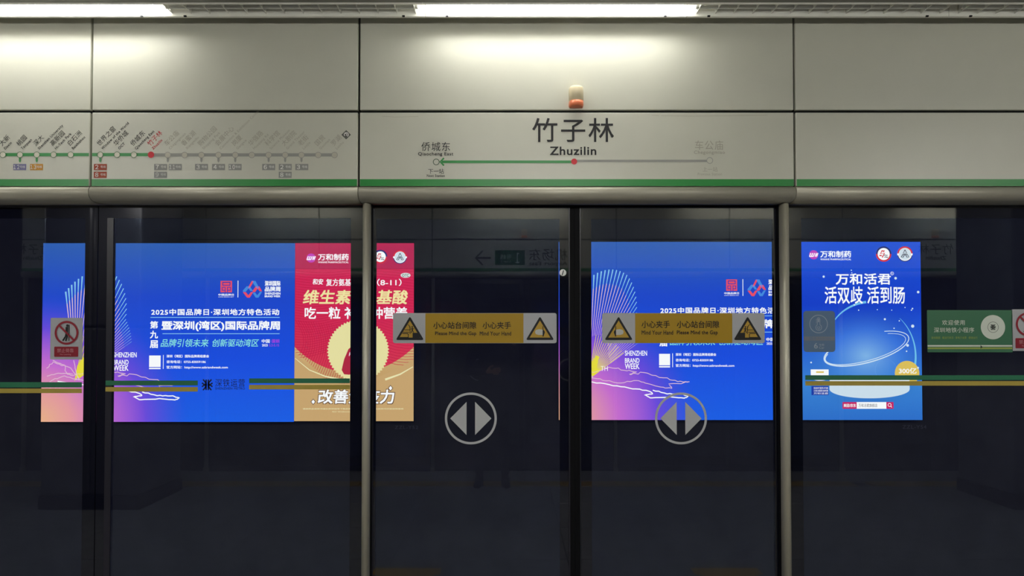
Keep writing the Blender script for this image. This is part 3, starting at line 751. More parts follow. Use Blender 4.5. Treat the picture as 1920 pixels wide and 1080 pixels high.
def lightbox(u0, v0, u1, v1, X0, Z0, kx, kz, m, label, group, trim=0.0):
    X1 = X0 + (u1 - u0) * kx; X0 += trim; Z1 = Z0 - (v1 - v0) * kz
    o = empty('advertising_lightbox', ((X0 + X1) / 2, WALLY + 0.09, Z1), label, 'advertisement', group)
    box('housing', X0 + 0.0005, X1 - 0.0005, WALLY + 0.006, WALLY + 0.089, Z1 - 0.006, Z0 + 0.006, BOXM, o)
    o = box('poster', X0, X1, WALLY, WALLY + 0.005, Z1, Z0, m, o)
    X0 -= trim
    return o, Board(WALLY - 0.0005, u0, v0, X0, Z0, kx, kz)
BLUEM = ad_mat('blue_brand_poster', blue_brand)
def brand_ad(X0, Z0, kx, kz, label, trim=0.0):
    o, B = lightbox(79, 456, 552, 791, X0, Z0, kx, kz, BLUEM, label, 'trackside poster light boxes', trim)
    L = 3
    # fan of rays at upper left
    lines_t, lines_b = [], []
    cx, cy = 143, 714
    N = 32
    for i in range(N):
        a = i / (N - 1)
        ang = math.radians(97 - 62 * a)
        rad = 168 + 44 * math.sin(math.pi * min(a * 1.35, 1)) - 78 * max(0, a - 0.45) ** 1.1
        p = lambda r: (cx + r * math.cos(ang), cy - r * math.sin(ang))
        wd = 2.6 * (1 - a) + 0.5
        lines_t.append({'p': [p(rad * 0.86), p(rad)], 'w': (wd * 0.5, wd)})
        lines_b.append({'p': [p(rad * 0.40), p(rad * 0.87)], 'w': (0.6, wd * 0.55 + 0.2)})
    strokes('ray_fan', B, lines_t, 1, EPW, o, L); strokes('ray_fan', B, lines_b, 1, EPK, o, L)
    strokes('ray_fan', B, [{'p': [(cx + 8 * math.cos(t), cy - 8 * math.sin(t)), (cx + 84 * math.cos(t), cy - 84 * math.sin(t))], 'w': (1.6, 0.8)} for t in [math.radians(36 + 3.4 * j) for j in range(14)]], 1, EYE, o, L)
    poly('yellow_wedge', B, [(141, 715), (146, 686), (157, 670), (163, 672), (158, 694)], EYE, o, L - 1)
    # outline map
    rnd = random.Random(5)
    def wav(pts, am=2.2, n=5):
        out = []
        for (x0, y0), (x1, y1) in zip(pts[:-1], pts[1:]):
            for j in range(n): t = j / n; out.append((x0 + (x1 - x0) * t + rnd.uniform(-am, am) * .6, y0 + (y1 - y0) * t + rnd.uniform(-am, am) * .7))
        return out + [pts[-1]]
    strokes('outline_map', B, [wav([(88, 690), (100, 680), (122, 686), (126, 700), (140, 704), (160, 700), (186, 692), (212, 697), (236, 700), (222, 706), (250, 702), (290, 712), (318, 718), (340, 720), (300, 724), (306, 731), (284, 729), (258, 722), (236, 716), (205, 722), (170, 716), (142, 712)])], 1.3, EPK, o, L)
    strokes('outline_map', B, [wav([(110, 716), (150, 720), (190, 726), (228, 732), (262, 737), (268, 742), (252, 744), (266, 750), (300, 748), (330, 750), (338, 746), (322, 742), (296, 742), (268, 735)], 1.2)], 2.0, EW, o, L)
    strokes('outline_map', B, [wav([(88, 724), (100, 712), (122, 706), (150, 713)], 1.5), wav([(150, 712), (134, 690), (118, 684), (100, 676)], 1.0), wav([(150, 712), (143, 695), (139, 676)], 1.0), wav([(90, 706), (110, 700), (138, 702)], 1.5)], 1.3, EPK, o, L)
    text(B, '深圳', (88, 716, 120, 728), EPK, o, L, shear=0.5)
    # brand week lettering
    text(B, 'TH', (166, 690, 180, 699), EW, o, L)
    text(B, 'SHENZHEN', (213.5, 661, 257, 670.5), EW, o, L, bold=0.014)
    text(B, 'BRAND', (213.5, 675, 242, 684), EW, o, L, bold=0.014)
    text(B, 'WEEK', (213.5, 685, 242, 695.5), EW, o, L, bold=0.014)
    # emblem with seal character
    R = lambda a, b, c, d, m, l=L: rect('seal_emblem', B, a, b, c, d, m, o, l)
    R(413, 527, 434.5, 548.5, ERED)
    for q in ((418, 529, 430, 530.6), (418, 534.5, 430, 536), (416.5, 529, 418, 536), (430, 529, 431.5, 536), (415.5, 538.5, 422.5, 539.8), (415.5, 544, 422.5, 545.3), (425.5, 538.5, 432.5, 539.8), (425.5, 544, 432.5, 545.3),
              (415.5, 538.5, 416.8, 545), (421.2, 538.5, 422.5, 548.5), (425.5, 538.5, 426.8, 548.5), (431.2, 538.5, 432.5, 545)): R(*q, mat('lit_blue_line', (36, 62, 190), emit=1.0), L + 1)
    text(B, '中国品牌日', (409, 551, 438, 555), EW, o, L, bold=0.02); text(B, 'CHINA BRAND DAY', (409, 556.2, 438, 558), EW, o, L)
    rect('divider', B, 445.2, 526.5, 446.4, 558, EW, o, L)
    # interlocked ribbon emblem
    for c, pts in ((ERED, [(464, 541), (471.5, 527), (475.5, 527), (468, 541)]), (ELB, [(471.5, 527), (478.5, 527), (486, 541), (480, 541), (474.5, 532)]), (ELB, [(455, 545), (462, 537), (468, 537), (474, 546), (469, 546), (465.5, 541), (460.5, 547.5), (455, 547.5)]),
                   (ERED, [(473, 546), (479, 537.5), (486, 537.5), (491, 546.5), (486.5, 546.5), (482.5, 541.5), (478, 548), (474, 548)]), (ERED, [(455, 548.2), (460.5, 548.2), (465.5, 554), (470, 548), (474.5, 548), (468, 558.5), (463, 558.5)]), (ELB, [(473, 549), (478, 549), (482, 554), (487, 547.5), (491, 547.5), (484.5, 558.5), (479, 558.5)])):
        poly('ribbon_emblem', B, pts, c, o, L)
    text(B, '深圳国际', (496, 527, 525.5, 536.5), EW, o, L, bold=0.03); text(B, '品牌周', (496, 537.5, 525.5, 547), EW, o, L, bold=0.03)
    text(B, 'SHENZHEN', (496, 548.5, 525.5, 552.8), EW, o, L, bold=0.03); text(B, 'BRAND WEEK', (496, 554, 525.5, 557.8), EW, o, L, bold=0.03)
    # headline block
    text(B, '2025中国品牌日·深圳地方特色活动', (283.5, 579.5, 523.5, 591.5), EW, o, L, bold=0.022, spacing=1.12)
    rect('rule_line', B, 282, 595, 524.5, 596.2, EPW, o, L); rect('rule_line', B, 305, 625.5, 524.5, 626.7, EPW, o, L)
    for ch, y0, y1 in (('第', 602.5, 616.5), ('九', 620.5, 635), ('届', 638.5, 653)): text(B, ch, (281.5, y0, 296.5, y1), EW, o, L, bold=0.024)
    text(B, '暨深圳(湾区)国际品牌周', (303, 602, 525, 621.5), EW, o, L, bold=0.03)
    text(B, '品牌引领未来', (301.5, 636, 391.5, 651), ECY, o, L, bold=0.008, shear=0.18); text(B, '创新驱动湾区', (398.5, 636, 486, 650.5), ECY, o, L, bold=0.008, shear=0.18)
    text(B, '中国', (491, 636.5, 506, 643.5), EW, o, L, bold=0.02); text(B, '·深圳', (508, 636.5, 524, 643.5), EPU, o, L, bold=0.02)
    text(B, '2025', (491.5, 645.5, 502.5, 650), EW, o, L, bold=0.012); text(B, '5.5-5.15', (505, 645.5, 523.5, 650), EPU, o, L)
    rect('white_square', B, 280.5, 667, 302, 688.5, EW, o, L); rect('caption_bar', B, 280.5, 690, 302, 692.5, EW, o, L)
    rect('divider', B, 306.5, 666, 307.6, 692, EW, o, L)
    text(B, '深圳（湾区）国际品牌周组委会', (313, 665.5, 392.5, 671), EW, o, L, bold=0.02)
    text(B, '咨询电话：0755-83059186', (313, 676, 386.5, 681.5), EW, o, L, bold=0.016)
    text(B, '官方网站：http://www.szbrandweek.com', (313, 686, 428, 692.5), EW, o, L, bold=0.016)
    return o
kW = FW.k
kz1 = (FW.z(456) - FW.z(791)) / 335
brand_ad(FW.x(79), FW.z(456), kW, kz1, 'blue and pink brand week poster light box beside the red poster')
kb2 = kW * 0.955
brand_ad(FW.x(1043), FW.z(453.5), kb2, (FW.z(453.5) - FW.z(787.5)) / 335, 'blue and pink brand week poster light box behind the right door', 4.7 * kW)

# medals shared by both pharmacy posters
def medal(B, cx, cy, r, kind, o, L=3):
    red = mat('lit_medal_red', (226, 44, 62), emit=1.0); navy = mat('lit_medal_navy', (34, 44, 120), emit=1.0); pale = mat('lit_medal_pale', (226, 240, 248), emit=1.0)
    disc('medal', B, cx, cy, r, EW, o, L, n=40)
    if kind == 0:
        ring('medal', B, cx, cy, r * 0.78, r, navy, o, L + 1, a0=180, a1=360); ring('medal', B, cx, cy, r * 0.78, r, red, o, L + 1, a0=0, a1=180)
        strokes('medal', B, [[(cx - .15 * r, cy - .5 * r), (cx - .42 * r, cy - .05 * r), (cx + .1 * r, cy - .12 * r), (cx - .2 * r, cy + .45 * r)], [(cx + .1 * r, cy - .45 * r), (cx - .1 * r, cy - .3 * r)], [(cx - .55 * r, cy + .2 * r), (cx - .25 * r, cy + .2 * r)]], r * 0.16, red, o, L + 2)
        strokes('medal', B, [[(cx + .05 * r, cy + .15 * r), (cx + .5 * r, cy + .15 * r), (cx + .08 * r, cy + .42 * r), (cx + .55 * r, cy + .42 * r)]], r * 0.13, EGR, o, L + 2)
    else:
        ring('medal', B, cx, cy, r * 0.8, r, red, o, L + 1, a0=185, a1=355); ring('medal', B, cx, cy, r * 0.88, r, navy, o, L + 1, a0=10, a1=170)
        disc('medal', B, cx, cy, r * 0.78, pale, o, L + 1, n=32)
        strokes('medal', B, [[(cx, cy - .55 * r), (cx - .24 * r, cy - .1 * r), (cx + .24 * r, cy - .1 * r), (cx, cy - .55 * r)], [(cx - .3 * r, cy + .05 * r), (cx - .5 * r, cy + .42 * r), (cx - .25 * r, cy + .42 * r), (cx - .05 * r, cy + .05 * r), (cx + .05 * r, cy + .05 * r), (cx + .25 * r, cy + .42 * r), (cx + .5 * r, cy + .42 * r), (cx + .3 * r, cy + .05 * r), (cx - .3 * r, cy + .05 * r)]], r * 0.1, EGR, o, L + 2)
def pharma_logo(B, cx, cy, tx0, tx1, ty, o):
    disc('round_emblem', B, cx, cy, 8.6, EMG, o, 3, n=36)
    strokes('round_emblem', B, [[(cx - 8.2, cy + 3.6), (cx - 5.2, cy - 3.4)], [(cx - 4.6, cy + 3.6), (cx - 1.6, cy - 3.4)], [(cx - 1.0, cy + 3.6), (cx + 2, cy - 3.4)], [(cx + 2.6, cy + 3.6), (cx + 5.4, cy - 3.4)], [(cx + 5.2, cy + 3.6), (cx + 8.2, cy - 3.4)], [(cx - 8, cy + 3), (cx - 1, cy + 3)], [(cx + 3, cy), (cx + 7, cy)]], 1.7, EW, o, 4)
    text(B, '万和制药', (tx0, ty, tx1, ty + 12.5), EW, o, 3, bold=0.022); text(B, 'WANHE PHARMACEUTICAL', (tx0, ty + 14.3, tx1, ty + 17.6), EW, o, 3, bold=0.018)

# red vitamin poster
o, B = lightbox(552, 456, 775, 789.5, FW.x(552.7), FW.z(456), kW, (FW.z(456) - FW.z(789.5)) / 333.5, ad_mat('red_vitamin_poster', red_vitamin), 'red and gold vitamin poster light box behind the left steel post', 'trackside poster light boxes')
rect('deep_band', B, 552, 456, 775, 505, mat('lit_raspberry', (196, 30, 84), emit=1.0), o, 1)
pharma_logo(B, 582, 484, 595, 652.5, 476, o)
medal(B, 712, 481.5, 13, 0, o); medal(B, 749, 482, 13, 1, o)
# moire lines
LN = []
for i in range(34):
    y = 508 + i * 4.6
    LN.append([(553 + (222 * t), y + 9 * math.sin(2.2 * t * math.pi + i * 0.05) * (0.4 + i / 40) + 16 * t * (i / 34)) for t in [j / 14 for j in range(15)]])
for i in range(26):
    LN.append([(553 + 4.2 * i + 16 * math.sin(t * 2.6 + i * .04), 600 + 3.0 * i * 0.2 + t * (66 + i * 2.6)) for t in [j / 10 for j in range(11)]])
strokes('wave_lines', B, LN, 0.9, ECR, o, 2)
# gold foot ground drawn over the lines
E2 = [(552 + 223 * t, 660 + 4 + 86 * (1 - (abs(t - 0.47) / 0.55) ** 2)) for t in [j / 24 for j in range(25)]]
def gold_poly():
    top = [(552 + 223 * j / 24, (658 + 62 * (1 - (1 - min(1, (j / 24) / 0.42)) ** 2.0)) if j / 24 < 0.42 else (720 - 46 * ((j / 24 - 0.42) / 0.58) ** 1.7)) for j in range(25)]
    v = [B.at(u, q, 3) for u, q in top] + [B.at(u, 789.5, 3) for u, q in top]
    f = [(i, i + 1, 26 + i, 25 + i) for i in range(24)]
    return pyd('gold_ground', v, f, mat('lit_tan', (216, 176, 118), emit=1.0), o)
gold_poly()
strokes('gold_sweep', B, [{'p': [(553, 672), (580, 694), (610, 706), (640, 712)], 'w': (1, 3)}, {'p': [(722, 712), (750, 702), (774, 688)], 'w': (4, 1.5)}], 2, ELY, o, 4)
# serrated capsule seal
pts = []
for i in range(120):
    r = 56.5 + (2.0 if (i // 1) % 2 else -1.2); a = 2 * math.pi * i / 120; pts.append((671 + r * math.cos(a), 658 + r * math.sin(a)))
poly('serrated_seal', B, pts, mat('lit_cream', (250, 240, 172), emit=1.0), o, 5)
cap = [(640.5, 694), (645, 674), (653, 655), (662, 648), (672, 652), (676, 664), (670, 684), (664, 698), (655, 703), (645, 702)]
poly('capsule', B, cap, EDR, o, 6)
text(B, 'H', (654, 661, 660, 668), EW, o, 7, bold=0.02, shear=0.2)
text(B, '和安', (585, 523, 605, 534), EW, o, 4, bold=0.02, shear=0.12)
text(B, '复方氨基酸胶囊', (610.5, 523, 692, 536.5), EW, o, 4, bold=0.012); text(B, '（8-11）', (706, 523, 752, 536.5), EW, o, 4, bold=0.012)
[text(B, tx, (a, 544, b, 571), mat('lit_butter', (255, 240, 170), emit=1.05), o, 4, bold=0.022, shear=0.14) for tx, a, b in (('维生素', 567, 658), ('氨基酸', 676, 764))]
[text(B, tx, (a, 576, b, 598.5), EW, o, 4, bold=0.018) for tx, a, b in (('吃一粒', 570.5, 637.5), ('补多种', 645, 717), ('营养', 718.5, 763.5))]
disc('oval_mark', B, 759.5, 516.5, 9.4, mat('lit_mark_white', (236, 238, 236), emit=1.0), o, 4, n=30, ry=4.6); text(B, 'OTC', (753, 513.8, 766, 519.4), mat('lit_mark_green', (40, 120, 90), emit=1.0), o, 5, bold=0.014)
text(B, '改善免疫力', (594.5, 729, 741, 758.5), EBN, o, 5, bold=0.06, shear=0.08); text(B, '改善免疫力', (596, 730.5, 739.5, 757), EW, o, 6, bold=0.022, shear=0.08)
for cx, cy in ((587.5, 753.5), (732, 728)):
    poly('sparkle', B, [(cx - 5, cy), (cx, cy - 6), (cx + 5, cy), (cx, cy + 6)], EBN, o, 4); poly('sparkle', B, [(cx - 3.4, cy), (cx, cy - 4.2), (cx + 3.4, cy), (cx, cy + 4.2)], EW, o, 5)
text(B, '请按药品说明书或在药师指导下购买和使用 请仔细阅读药品说明书并按说明使用', (568, 765.2, 756, 768), ELY, o, 4, bold=0.01); text(B, '粤药广审文第250305号', (623, 770.8, 660, 773.4), ELY, o, 4)

# blue pharmacy poster
bx0, bx1 = 1495.5, 1727.5
o, B = lightbox(1495.5, 453.5, 1727.5, 787.5, FW.x(1495.6), FW.z(453.5), kW, (FW.z(453.5) - FW.z(787.5)) / 334.0, ad_mat('blue_pharmacy_poster', blue_pharma), 'bright blue pharmacy poster light box behind the temperature sign', 'trackside poster light boxes')
pharma_logo(B, 1526.5, 478, 1539, 1597, 470.5, o)
medal(B, 1658, 476.5, 14.5, 0, o); medal(B, 1698, 476.5, 14.5, 1, o)
text(B, '万和活君', (1567.5, 513, 1671, 534), EW, o, 3, bold=0.02, spacing=1.04)
ring('registered_mark', B, 1673.5, 513, 2.6, 3.3, EW, o, 3, n=20); text(B, 'R', (1672.4, 511.3, 1674.8, 514.7), EW, o, 3)
text(B, '活双歧 活到肠', (1546.5, 537.5, 1697, 570), EW, o, 3, bold=0.012)
EGL = mat('lit_glow_white', (222, 240, 255), emit=1.05)
# sweeping light trails around the empty stage
def ell(cx, cy, rx, ry, a0, a1, rot, n=36):
    P = []
    for i in range(n + 1):
        a = math.radians(a0 + (a1 - a0) * i / n); x, y = rx * math.cos(a), ry * math.sin(a); c, s = math.cos(math.radians(rot)), math.sin(math.radians(rot))
        P.append((cx + x * c - y * s, cy + x * s + y * c))
    return P
strokes('light_trail', B, [{'p': ell(1624, 654, 82, 26, -60, 215, -15), 'w': (1.2, 2.6)}, {'p': ell(1622, 655, 78, 22, -52, 205, -15), 'w': (0.8, 1.6)}], 1, EGL, o, 3)
strokes('light_trail', B, [{'p': ell(1636, 640, 84, 74, 190, 262, 0), 'w': (0.5, 4.5)}, {'p': ell(1640, 668, 76, 90, -52, 30, 0), 'w': (0.5, 5)}], 1, mat('lit_trail_blue', (120, 206, 252), emit=1.0), o, 2)
rnd = random.Random(11)
for sx, sy, sr in ((1545, 519, 2.2), (1597, 507, 1.2), (1598, 512, 1.0), (1585, 534, 1), (1602, 572, 1.6), (1645, 581, 1), (1672, 582, 1), (1697, 577, 1), (1711, 579, 1.5), (1709, 582, 1.2), (1686, 602, 1.2), (1659, 599, 2), (1711, 612, 3), (1701, 648, 2.6), (1699, 659, 1.4), (1676, 616, 1.2), (1610, 582, 1.2), (1520, 680, 1.6), (1720, 690, 2.0), (1680, 522, 2.5), (1722, 548, 2.4)):
    disc('sparkle', B, sx, sy, sr, EGL, o, 3, n=12)
# round stage
stage = mat('lit_stage', (222, 240, 252), emit=1.0); stage2 = mat('lit_stage_top', (240, 250, 255), emit=1.05)
pts = [(1554, 716)] + [(1629 - 75 * math.cos(math.pi * i / 24), 730 + 17 * math.sin(math.pi * i / 24)) for i in range(25)] + [(1704, 716)]
poly('stage', B, pts, stage, o, 3); disc('stage', B, 1629, 714, 75, stage2, o, 4, n=48, ry=9)
disc('gold_roundel', B, 1699.5, 700, 23, mat('lit_roundel', (240, 206, 96), emit=1.0), o, 3, n=40); text(B, '300亿', (1684, 690, 1717, 701), EW, o, 5, bold=0.016)
# medicine carton
rect('carton', B, 1519, 693, 1552.5, 705, EW, o, 5); rect('carton', B, 1529, 696.5, 1543.5, 699.5, mat('lit_roundel'), o, 6)
disc('carton', B, 1536, 710, 15, EW, o, 5, n=24, ry=4); rect('carton', B, 1520, 724, 1552, 741, mat('lit_carton_blue', (24, 64, 176), emit=1.0), o, 5)
for i, ln in enumerate(('双歧杆菌乳杆菌', '三联活菌肠溶胶囊', '万和活君')): text(B, ln, (1524, 726 + i * 5, 1551, 729.6 + i * 5), EW, o, 6)
# search bar
rect('search_bar', B, 1578, 754, 1604.5, 766.5, mat('lit_search_pink', (216, 36, 104), emit=1.0), o, 3); rect('search_bar', B, 1604.5, 754, 1660, 766.5, EW, o, 3); rect('search_bar', B, 1660, 754, 1673.5, 766.5, mat('lit_search_pink'), o, 3)
text(B, '美团/京东', (1580, 757, 1603, 763.5), EW, o, 4, bold=0.016); text(B, '万和活君旗舰店', (1608, 757, 1643, 763.5), EGR, o, 4)
ring('search_bar', B, 1666, 759.4, 2.4, 3.4, EW, o, 4, n=20); strokes('search_bar', B, [[(1668, 761.6), (1670.2, 764)]], 1.1, EW, o, 4)

# stencilled codes on the tunnel wall
FWW = Face(WALLY + 0.0885, 800)
CODE = mat('stencil_grey', (110, 110, 116), rough=0.8)
for body, bx, lb in (('ZZL-Y52', (740, 798, 784, 804.5), 'x'), ('ZZL-Y54', (1692, 797, 1737, 804), 'y')):
    text(FWW, body, bx, CODE, wt, 1, bold=0.01, spacing=1.15)

# running rails
for yy, lb in ((0.85, 'nearer the platform'), (2.28, 'nearer the poster wall')):
    prof = [(yy - 0.07, -1.15), (yy + 0.07, -1.15), (yy + 0.07, -1.135), (yy + 0.01, -1.12), (yy + 0.01, -1.03), (yy + 0.036, -1.02), (yy + 0.036, -0.99), (yy - 0.036, -0.99), (yy - 0.036, -1.02), (yy - 0.01, -1.03), (yy - 0.01, -1.12), (yy - 0.07, -1.135)]
    r = prism_x('running_rail', prof, -8.9, 8.9, mat('rail_steel', (90, 84, 78), rough=0.5, metal=0.7)); tag(r, 'steel running rail on the track bed, ' + lb, 'rail', 'running rails')

# ------------------------------------------------------------------ yellow queue arrows on the platform floor
QY = mat('queue_yellow', (206, 160, 30), rough=0.5)
for s, lb in ((-1, 'left'), (1, 'right')):
    cx = XC + s * 1.04 + 0.05; cy = -1.19
    prof = [(cx - 0.22, cy - 0.10), (cx + 0.22, cy - 0.10), (cx + 0.22, cy + 0.02), (cx, cy + 0.14), (cx - 0.22, cy + 0.02)]
    q = prism_z('queue_arrow', prof, 0.0003, 0.0015, QY); tag(q, 'yellow queue arrow on the platform floor, %s of the doors' % lb, 'floor marking', 'yellow queue arrows')

# ------------------------------------------------------------------ opposite platform edge (seen mirrored in the glass)
xo = (0.137 + XC) / 2
XF = lambda p: (2 * xo - p[0], OPP - p[1], p[2])
SO = 167.8
class Opp(Face):
    """opposite fascia; u in mirrored-image pixels"""
    def __init__(s): s.Y = -0.120; s.k = 1 / SO
    def x(s, u): return 2 * xo - (u - 960) / SO
    def z(s, v): return CAM[2] + (625 - v) / SO
FO = Opp()
hd2, up2, lo2 = header('opposite platform screen door header behind the photographer, mirrored in the glass')
PO = lo2[3]
BLK2 = BLACK
text(FO, '机场东', (1064, 466, 992, 488), BLK2, PO, spacing=1.1); text(FO, 'Airport East', (1064, 490.5, 992, 499.5), BLK2, PO, bold=0.012)
rect('line_badge', FO, 984, 469, 928, 497, mat('badge_green', (30, 120, 70), rough=0.5), PO, 1)
text(FO, '１', (974, 473.5, 966, 493), WHITE, PO, 3); text(FO, '号线', (959, 477, 938, 486), WHITE, PO, 3); text(FO, 'Line 1', (957, 488, 940, 492), WHITE, PO, 3)
strokes('direction_arrow', FO, [[(920, 483.5), (893, 483.5)], [(905, 470), (892, 483.5), (905, 497)]], 3.6, BLK2, PO, 2)
def name_sign(c, par):
    text(FO, '竹子林', (c + 33, 457, c - 33, 476.5), BLK2, par, spacing=1.12); text(FO, 'Zhuzilin', (c + 19, 480, c - 19, 487), BLK2, par, bold=0.015)
# header panels of the opposite side, found by their span
def panel_at(u):
    X = (u - 960) / SO
    return min(lo2, key=lambda q: abs(q['wl'][0] - X))
name_sign(1755, panel_at(1755)); name_sign(62, panel_at(62))
for u, lb in ((983, 'opposite header beside the direction arrow, mirrored in the left door'), (1753, 'opposite header over the name, mirrored in the right panel')):
    # place by giving the near-side pixel that maps onto that spot
    X = (u - 960) / SO; xn = 2 * xo - X
    indicator(960 + xn / FF.k, 165.5, 203, 'indicator lamp on the ' + lb, 'door indicator lamps')
ORD = ('first', 'second', 'third', 'fourth', 'fifth', 'sixth', 'seventh', 'eighth')
# lit and unlit lights of the opposite edge
for kk, (cX, lit) in enumerate([(0.10 + k * SEG, k % 2 == 0) for k in range(-3, 5)]):
    c = 2 * xo - cX
    fixture(c - SEG / 2 + .003, c + SEG / 2 - .003, lit, ('lit' if lit else 'unlit') + ' louvred ceiling light over the opposite edge, %s from the left' % ORD[kk], 'louvred lights over the opposite edge, ' + ('lit' if lit else 'unlit'))
# opposite glazing: door leaves, fixed panels, posts
W = XJ[4] - XJ[3]; Wf = XJ[3] - XJ[2]
for k, c0 in enumerate((XJ[3], XJ[0], XJ[6])):
    a, b = c0 + 0.03, c0 + W - 0.03; m_ = (a + b) / 2
    for q0, q1, sd in ((a, m_ - 0.01, 'first'), (m_ + 0.01, b, 'second')):
        d = empty('sliding_door', ((q0 + q1) / 2, 0, 0.012), '%s leaf of the %s pair of glass doors on the opposite platform edge' % (sd, ORD[k]), 'door', 'sliding doors of the opposite edge')
        glazing(d, q0, q1, q0 + 0.05, q1 - 0.05, 0.30, zc1, 0.012, ZTOP - 0.01)
        ring('door_symbol', FG, 960 + (q0 + q1) / 2 / FG.k, 784.5, 44.3, 48.6, GRYD, d, 2, n=40)
    for xp, sd in ((c0 + 0.005, 'right'), (c0 + W - 0.005, 'left')):
        F_ = Face(-0.06, 700)
        post(960 + (xp - 0.018) / F_.k, 960 + (xp + 0.018) / F_.k, 'steel post %s of the %s pair of doors on the opposite platform edge' % (sd, ORD[k]), 'posts of the opposite edge')
for kk, x0 in enumerate((XJ[1], XJ[2], XJ[4], XJ[5])):
    fixed(x0 + 0.03, x0 + Wf - 0.03, x0 + 0.08, x0 + Wf - 0.08, '%s fixed glass panel from the right along the opposite platform edge' % ORD[kk], 'fixed panels of the opposite edge')
XF = None

# ------------------------------------------------------------------ clad platform columns behind the camera
CLAD = mat('column_cladding', (104, 104, 110), rough=0.3, metal=0.3)
for x0, x1, lb in ((4.42, 5.22, 'right of the photographer, mirrored in the right panel'), (-4.15, -3.28, 'left of the photographer, mirrored in the left panel')):
    o = empty('platform_column', ((x0 + x1) / 2, -3.3, 0), 'dark metal clad column on the platform ' + lb, 'column', 'platform columns')
    xm = (x0 + x1) / 2
    box('base', x0 - 0.01, x1 + 0.01, -3.66, -2.84, 0, 0.12, FRAME, o, bev=0.004)
    for a, b in ((x0, xm - 0.004), (xm + 0.004, x1)):
        box('cladding_panel', a, b, -3.65, -2.85, 0.121, 1.60, CLAD, o, bev=0.02)
        box('cladding_panel', a, b, -3.65, -2.85, 1.608, ZCEIL, CLAD, o, bev=0.02)

# ------------------------------------------------------------------ the photographer (reflected in the doors)
SKIN = mat('skin', (190, 140, 112), rough=0.5); CLOTH = mat('dark_clothing', (24, 25, 32), rough=0.9); HAIR = mat('black_hair', (14, 12, 12), rough=0.6); SHOE = mat('dark_shoes', (18, 18, 20), rough=0.5)
def skin(name, joints, bones, root, m, parent, lv=2):
    keys = list(joints)
    base = wloc(parent)
    me = bpy.data.meshes.new(name); me.from_pydata([Vector(joints[k][:3]) - base for k in keys], [(keys.index(a), keys.index(b)) for a, b in bones], [])
    o = bpy.data.objects.new(name, me); COL.objects.link(o); o.parent = parent; me.materials.append(m)
    md = o.modifiers.new('skin', 'SKIN'); md.use_smooth_shade = True
    if not me.skin_vertices: me.skin_vertices.new() if hasattr(me.skin_vertices, 'new') else None
    for i, k in enumerate(keys):
        r = joints[k][3]; sv = me.skin_vertices[0].data[i]; sv.radius = r if isinstance(r, tuple) else (r, r); sv.use_root = (k == root)
    sb = o.modifiers.new('sub', 'SUBSURF'); sb.levels = lv; sb.render_levels = lv
    return o
px, py = -0.20, -3.80
pr = empty('person', (px, py, 0), 'person in dark clothes holding up a phone, reflected faintly in the left door', 'person')
J = {'pelvis': (px, py, 0.95, (0.16, 0.11)), 'waist': (px, py, 1.10, (0.14, 0.10)), 'chest': (px, py + 0.01, 1.30, (0.165, 0.11)), 'neckb': (px, py, 1.45, 0.07), 'neck': (px, py + .01, 1.52, 0.055),
     'shl': (px - 0.18, py, 1.41, 0.062), 'shr': (px + 0.18, py, 1.41, 0.062), 'ell': (px - 0.25, py + 0.07, 1.16, 0.045), 'elr': (px + 0.24, py + 0.10, 1.20, 0.045),
     'wrl': (px - 0.06, py + 0.20, 1.17, 0.03), 'wrr': (px + 0.22, py + 0.21, 1.43, 0.03),
     'hipl': (px - 0.09, py, 0.88, 0.095), 'hipr': (px + 0.09, py, 0.88, 0.095), 'knl': (px - 0.12, py + 0.02, 0.50, 0.065), 'knr': (px + 0.12, py + 0.02, 0.50, 0.065), 'anl': (px - 0.13, py, 0.10, 0.045), 'anr': (px + 0.13, py, 0.10, 0.045)}
Bn = [('pelvis', 'waist'), ('waist', 'chest'), ('chest', 'neckb'), ('neckb', 'neck'), ('neckb', 'shl'), ('neckb', 'shr'), ('shl', 'ell'), ('shr', 'elr'), ('ell', 'wrl'), ('elr', 'wrr'),
      ('pelvis', 'hipl'), ('pelvis', 'hipr'), ('hipl', 'knl'), ('hipr', 'knr'), ('knl', 'anl'), ('knr', 'anr')]
skin('body', J, Bn, 'pelvis', CLOTH, pr)
hx, hy, hz = px, py + 0.02, 1.64
skin('head', {'n': (px, py + .01, 1.50, 0.05), 'j': (hx, hy + .015, 1.58, (0.062, 0.07)), 'c': (hx, hy, 1.66, (0.075, 0.09)), 't': (hx, hy - .005, 1.72, (0.06, 0.075)), 'nose': (hx, hy + 0.105, 1.63, 0.012)},
     [('n', 'j'), ('j', 'c'), ('c', 't'), ('c', 'nose')], 'n', SKIN, pr)
skin('hair', {'a': (hx, hy - .02, 1.69, (0.083, 0.095)), 'b': (hx, hy - .02, 1.735, (0.066, 0.08)), 'c': (hx, hy - .05, 1.62, (0.07, 0.05))}, [('a', 'b'), ('a', 'c')], 'a', HAIR, pr)
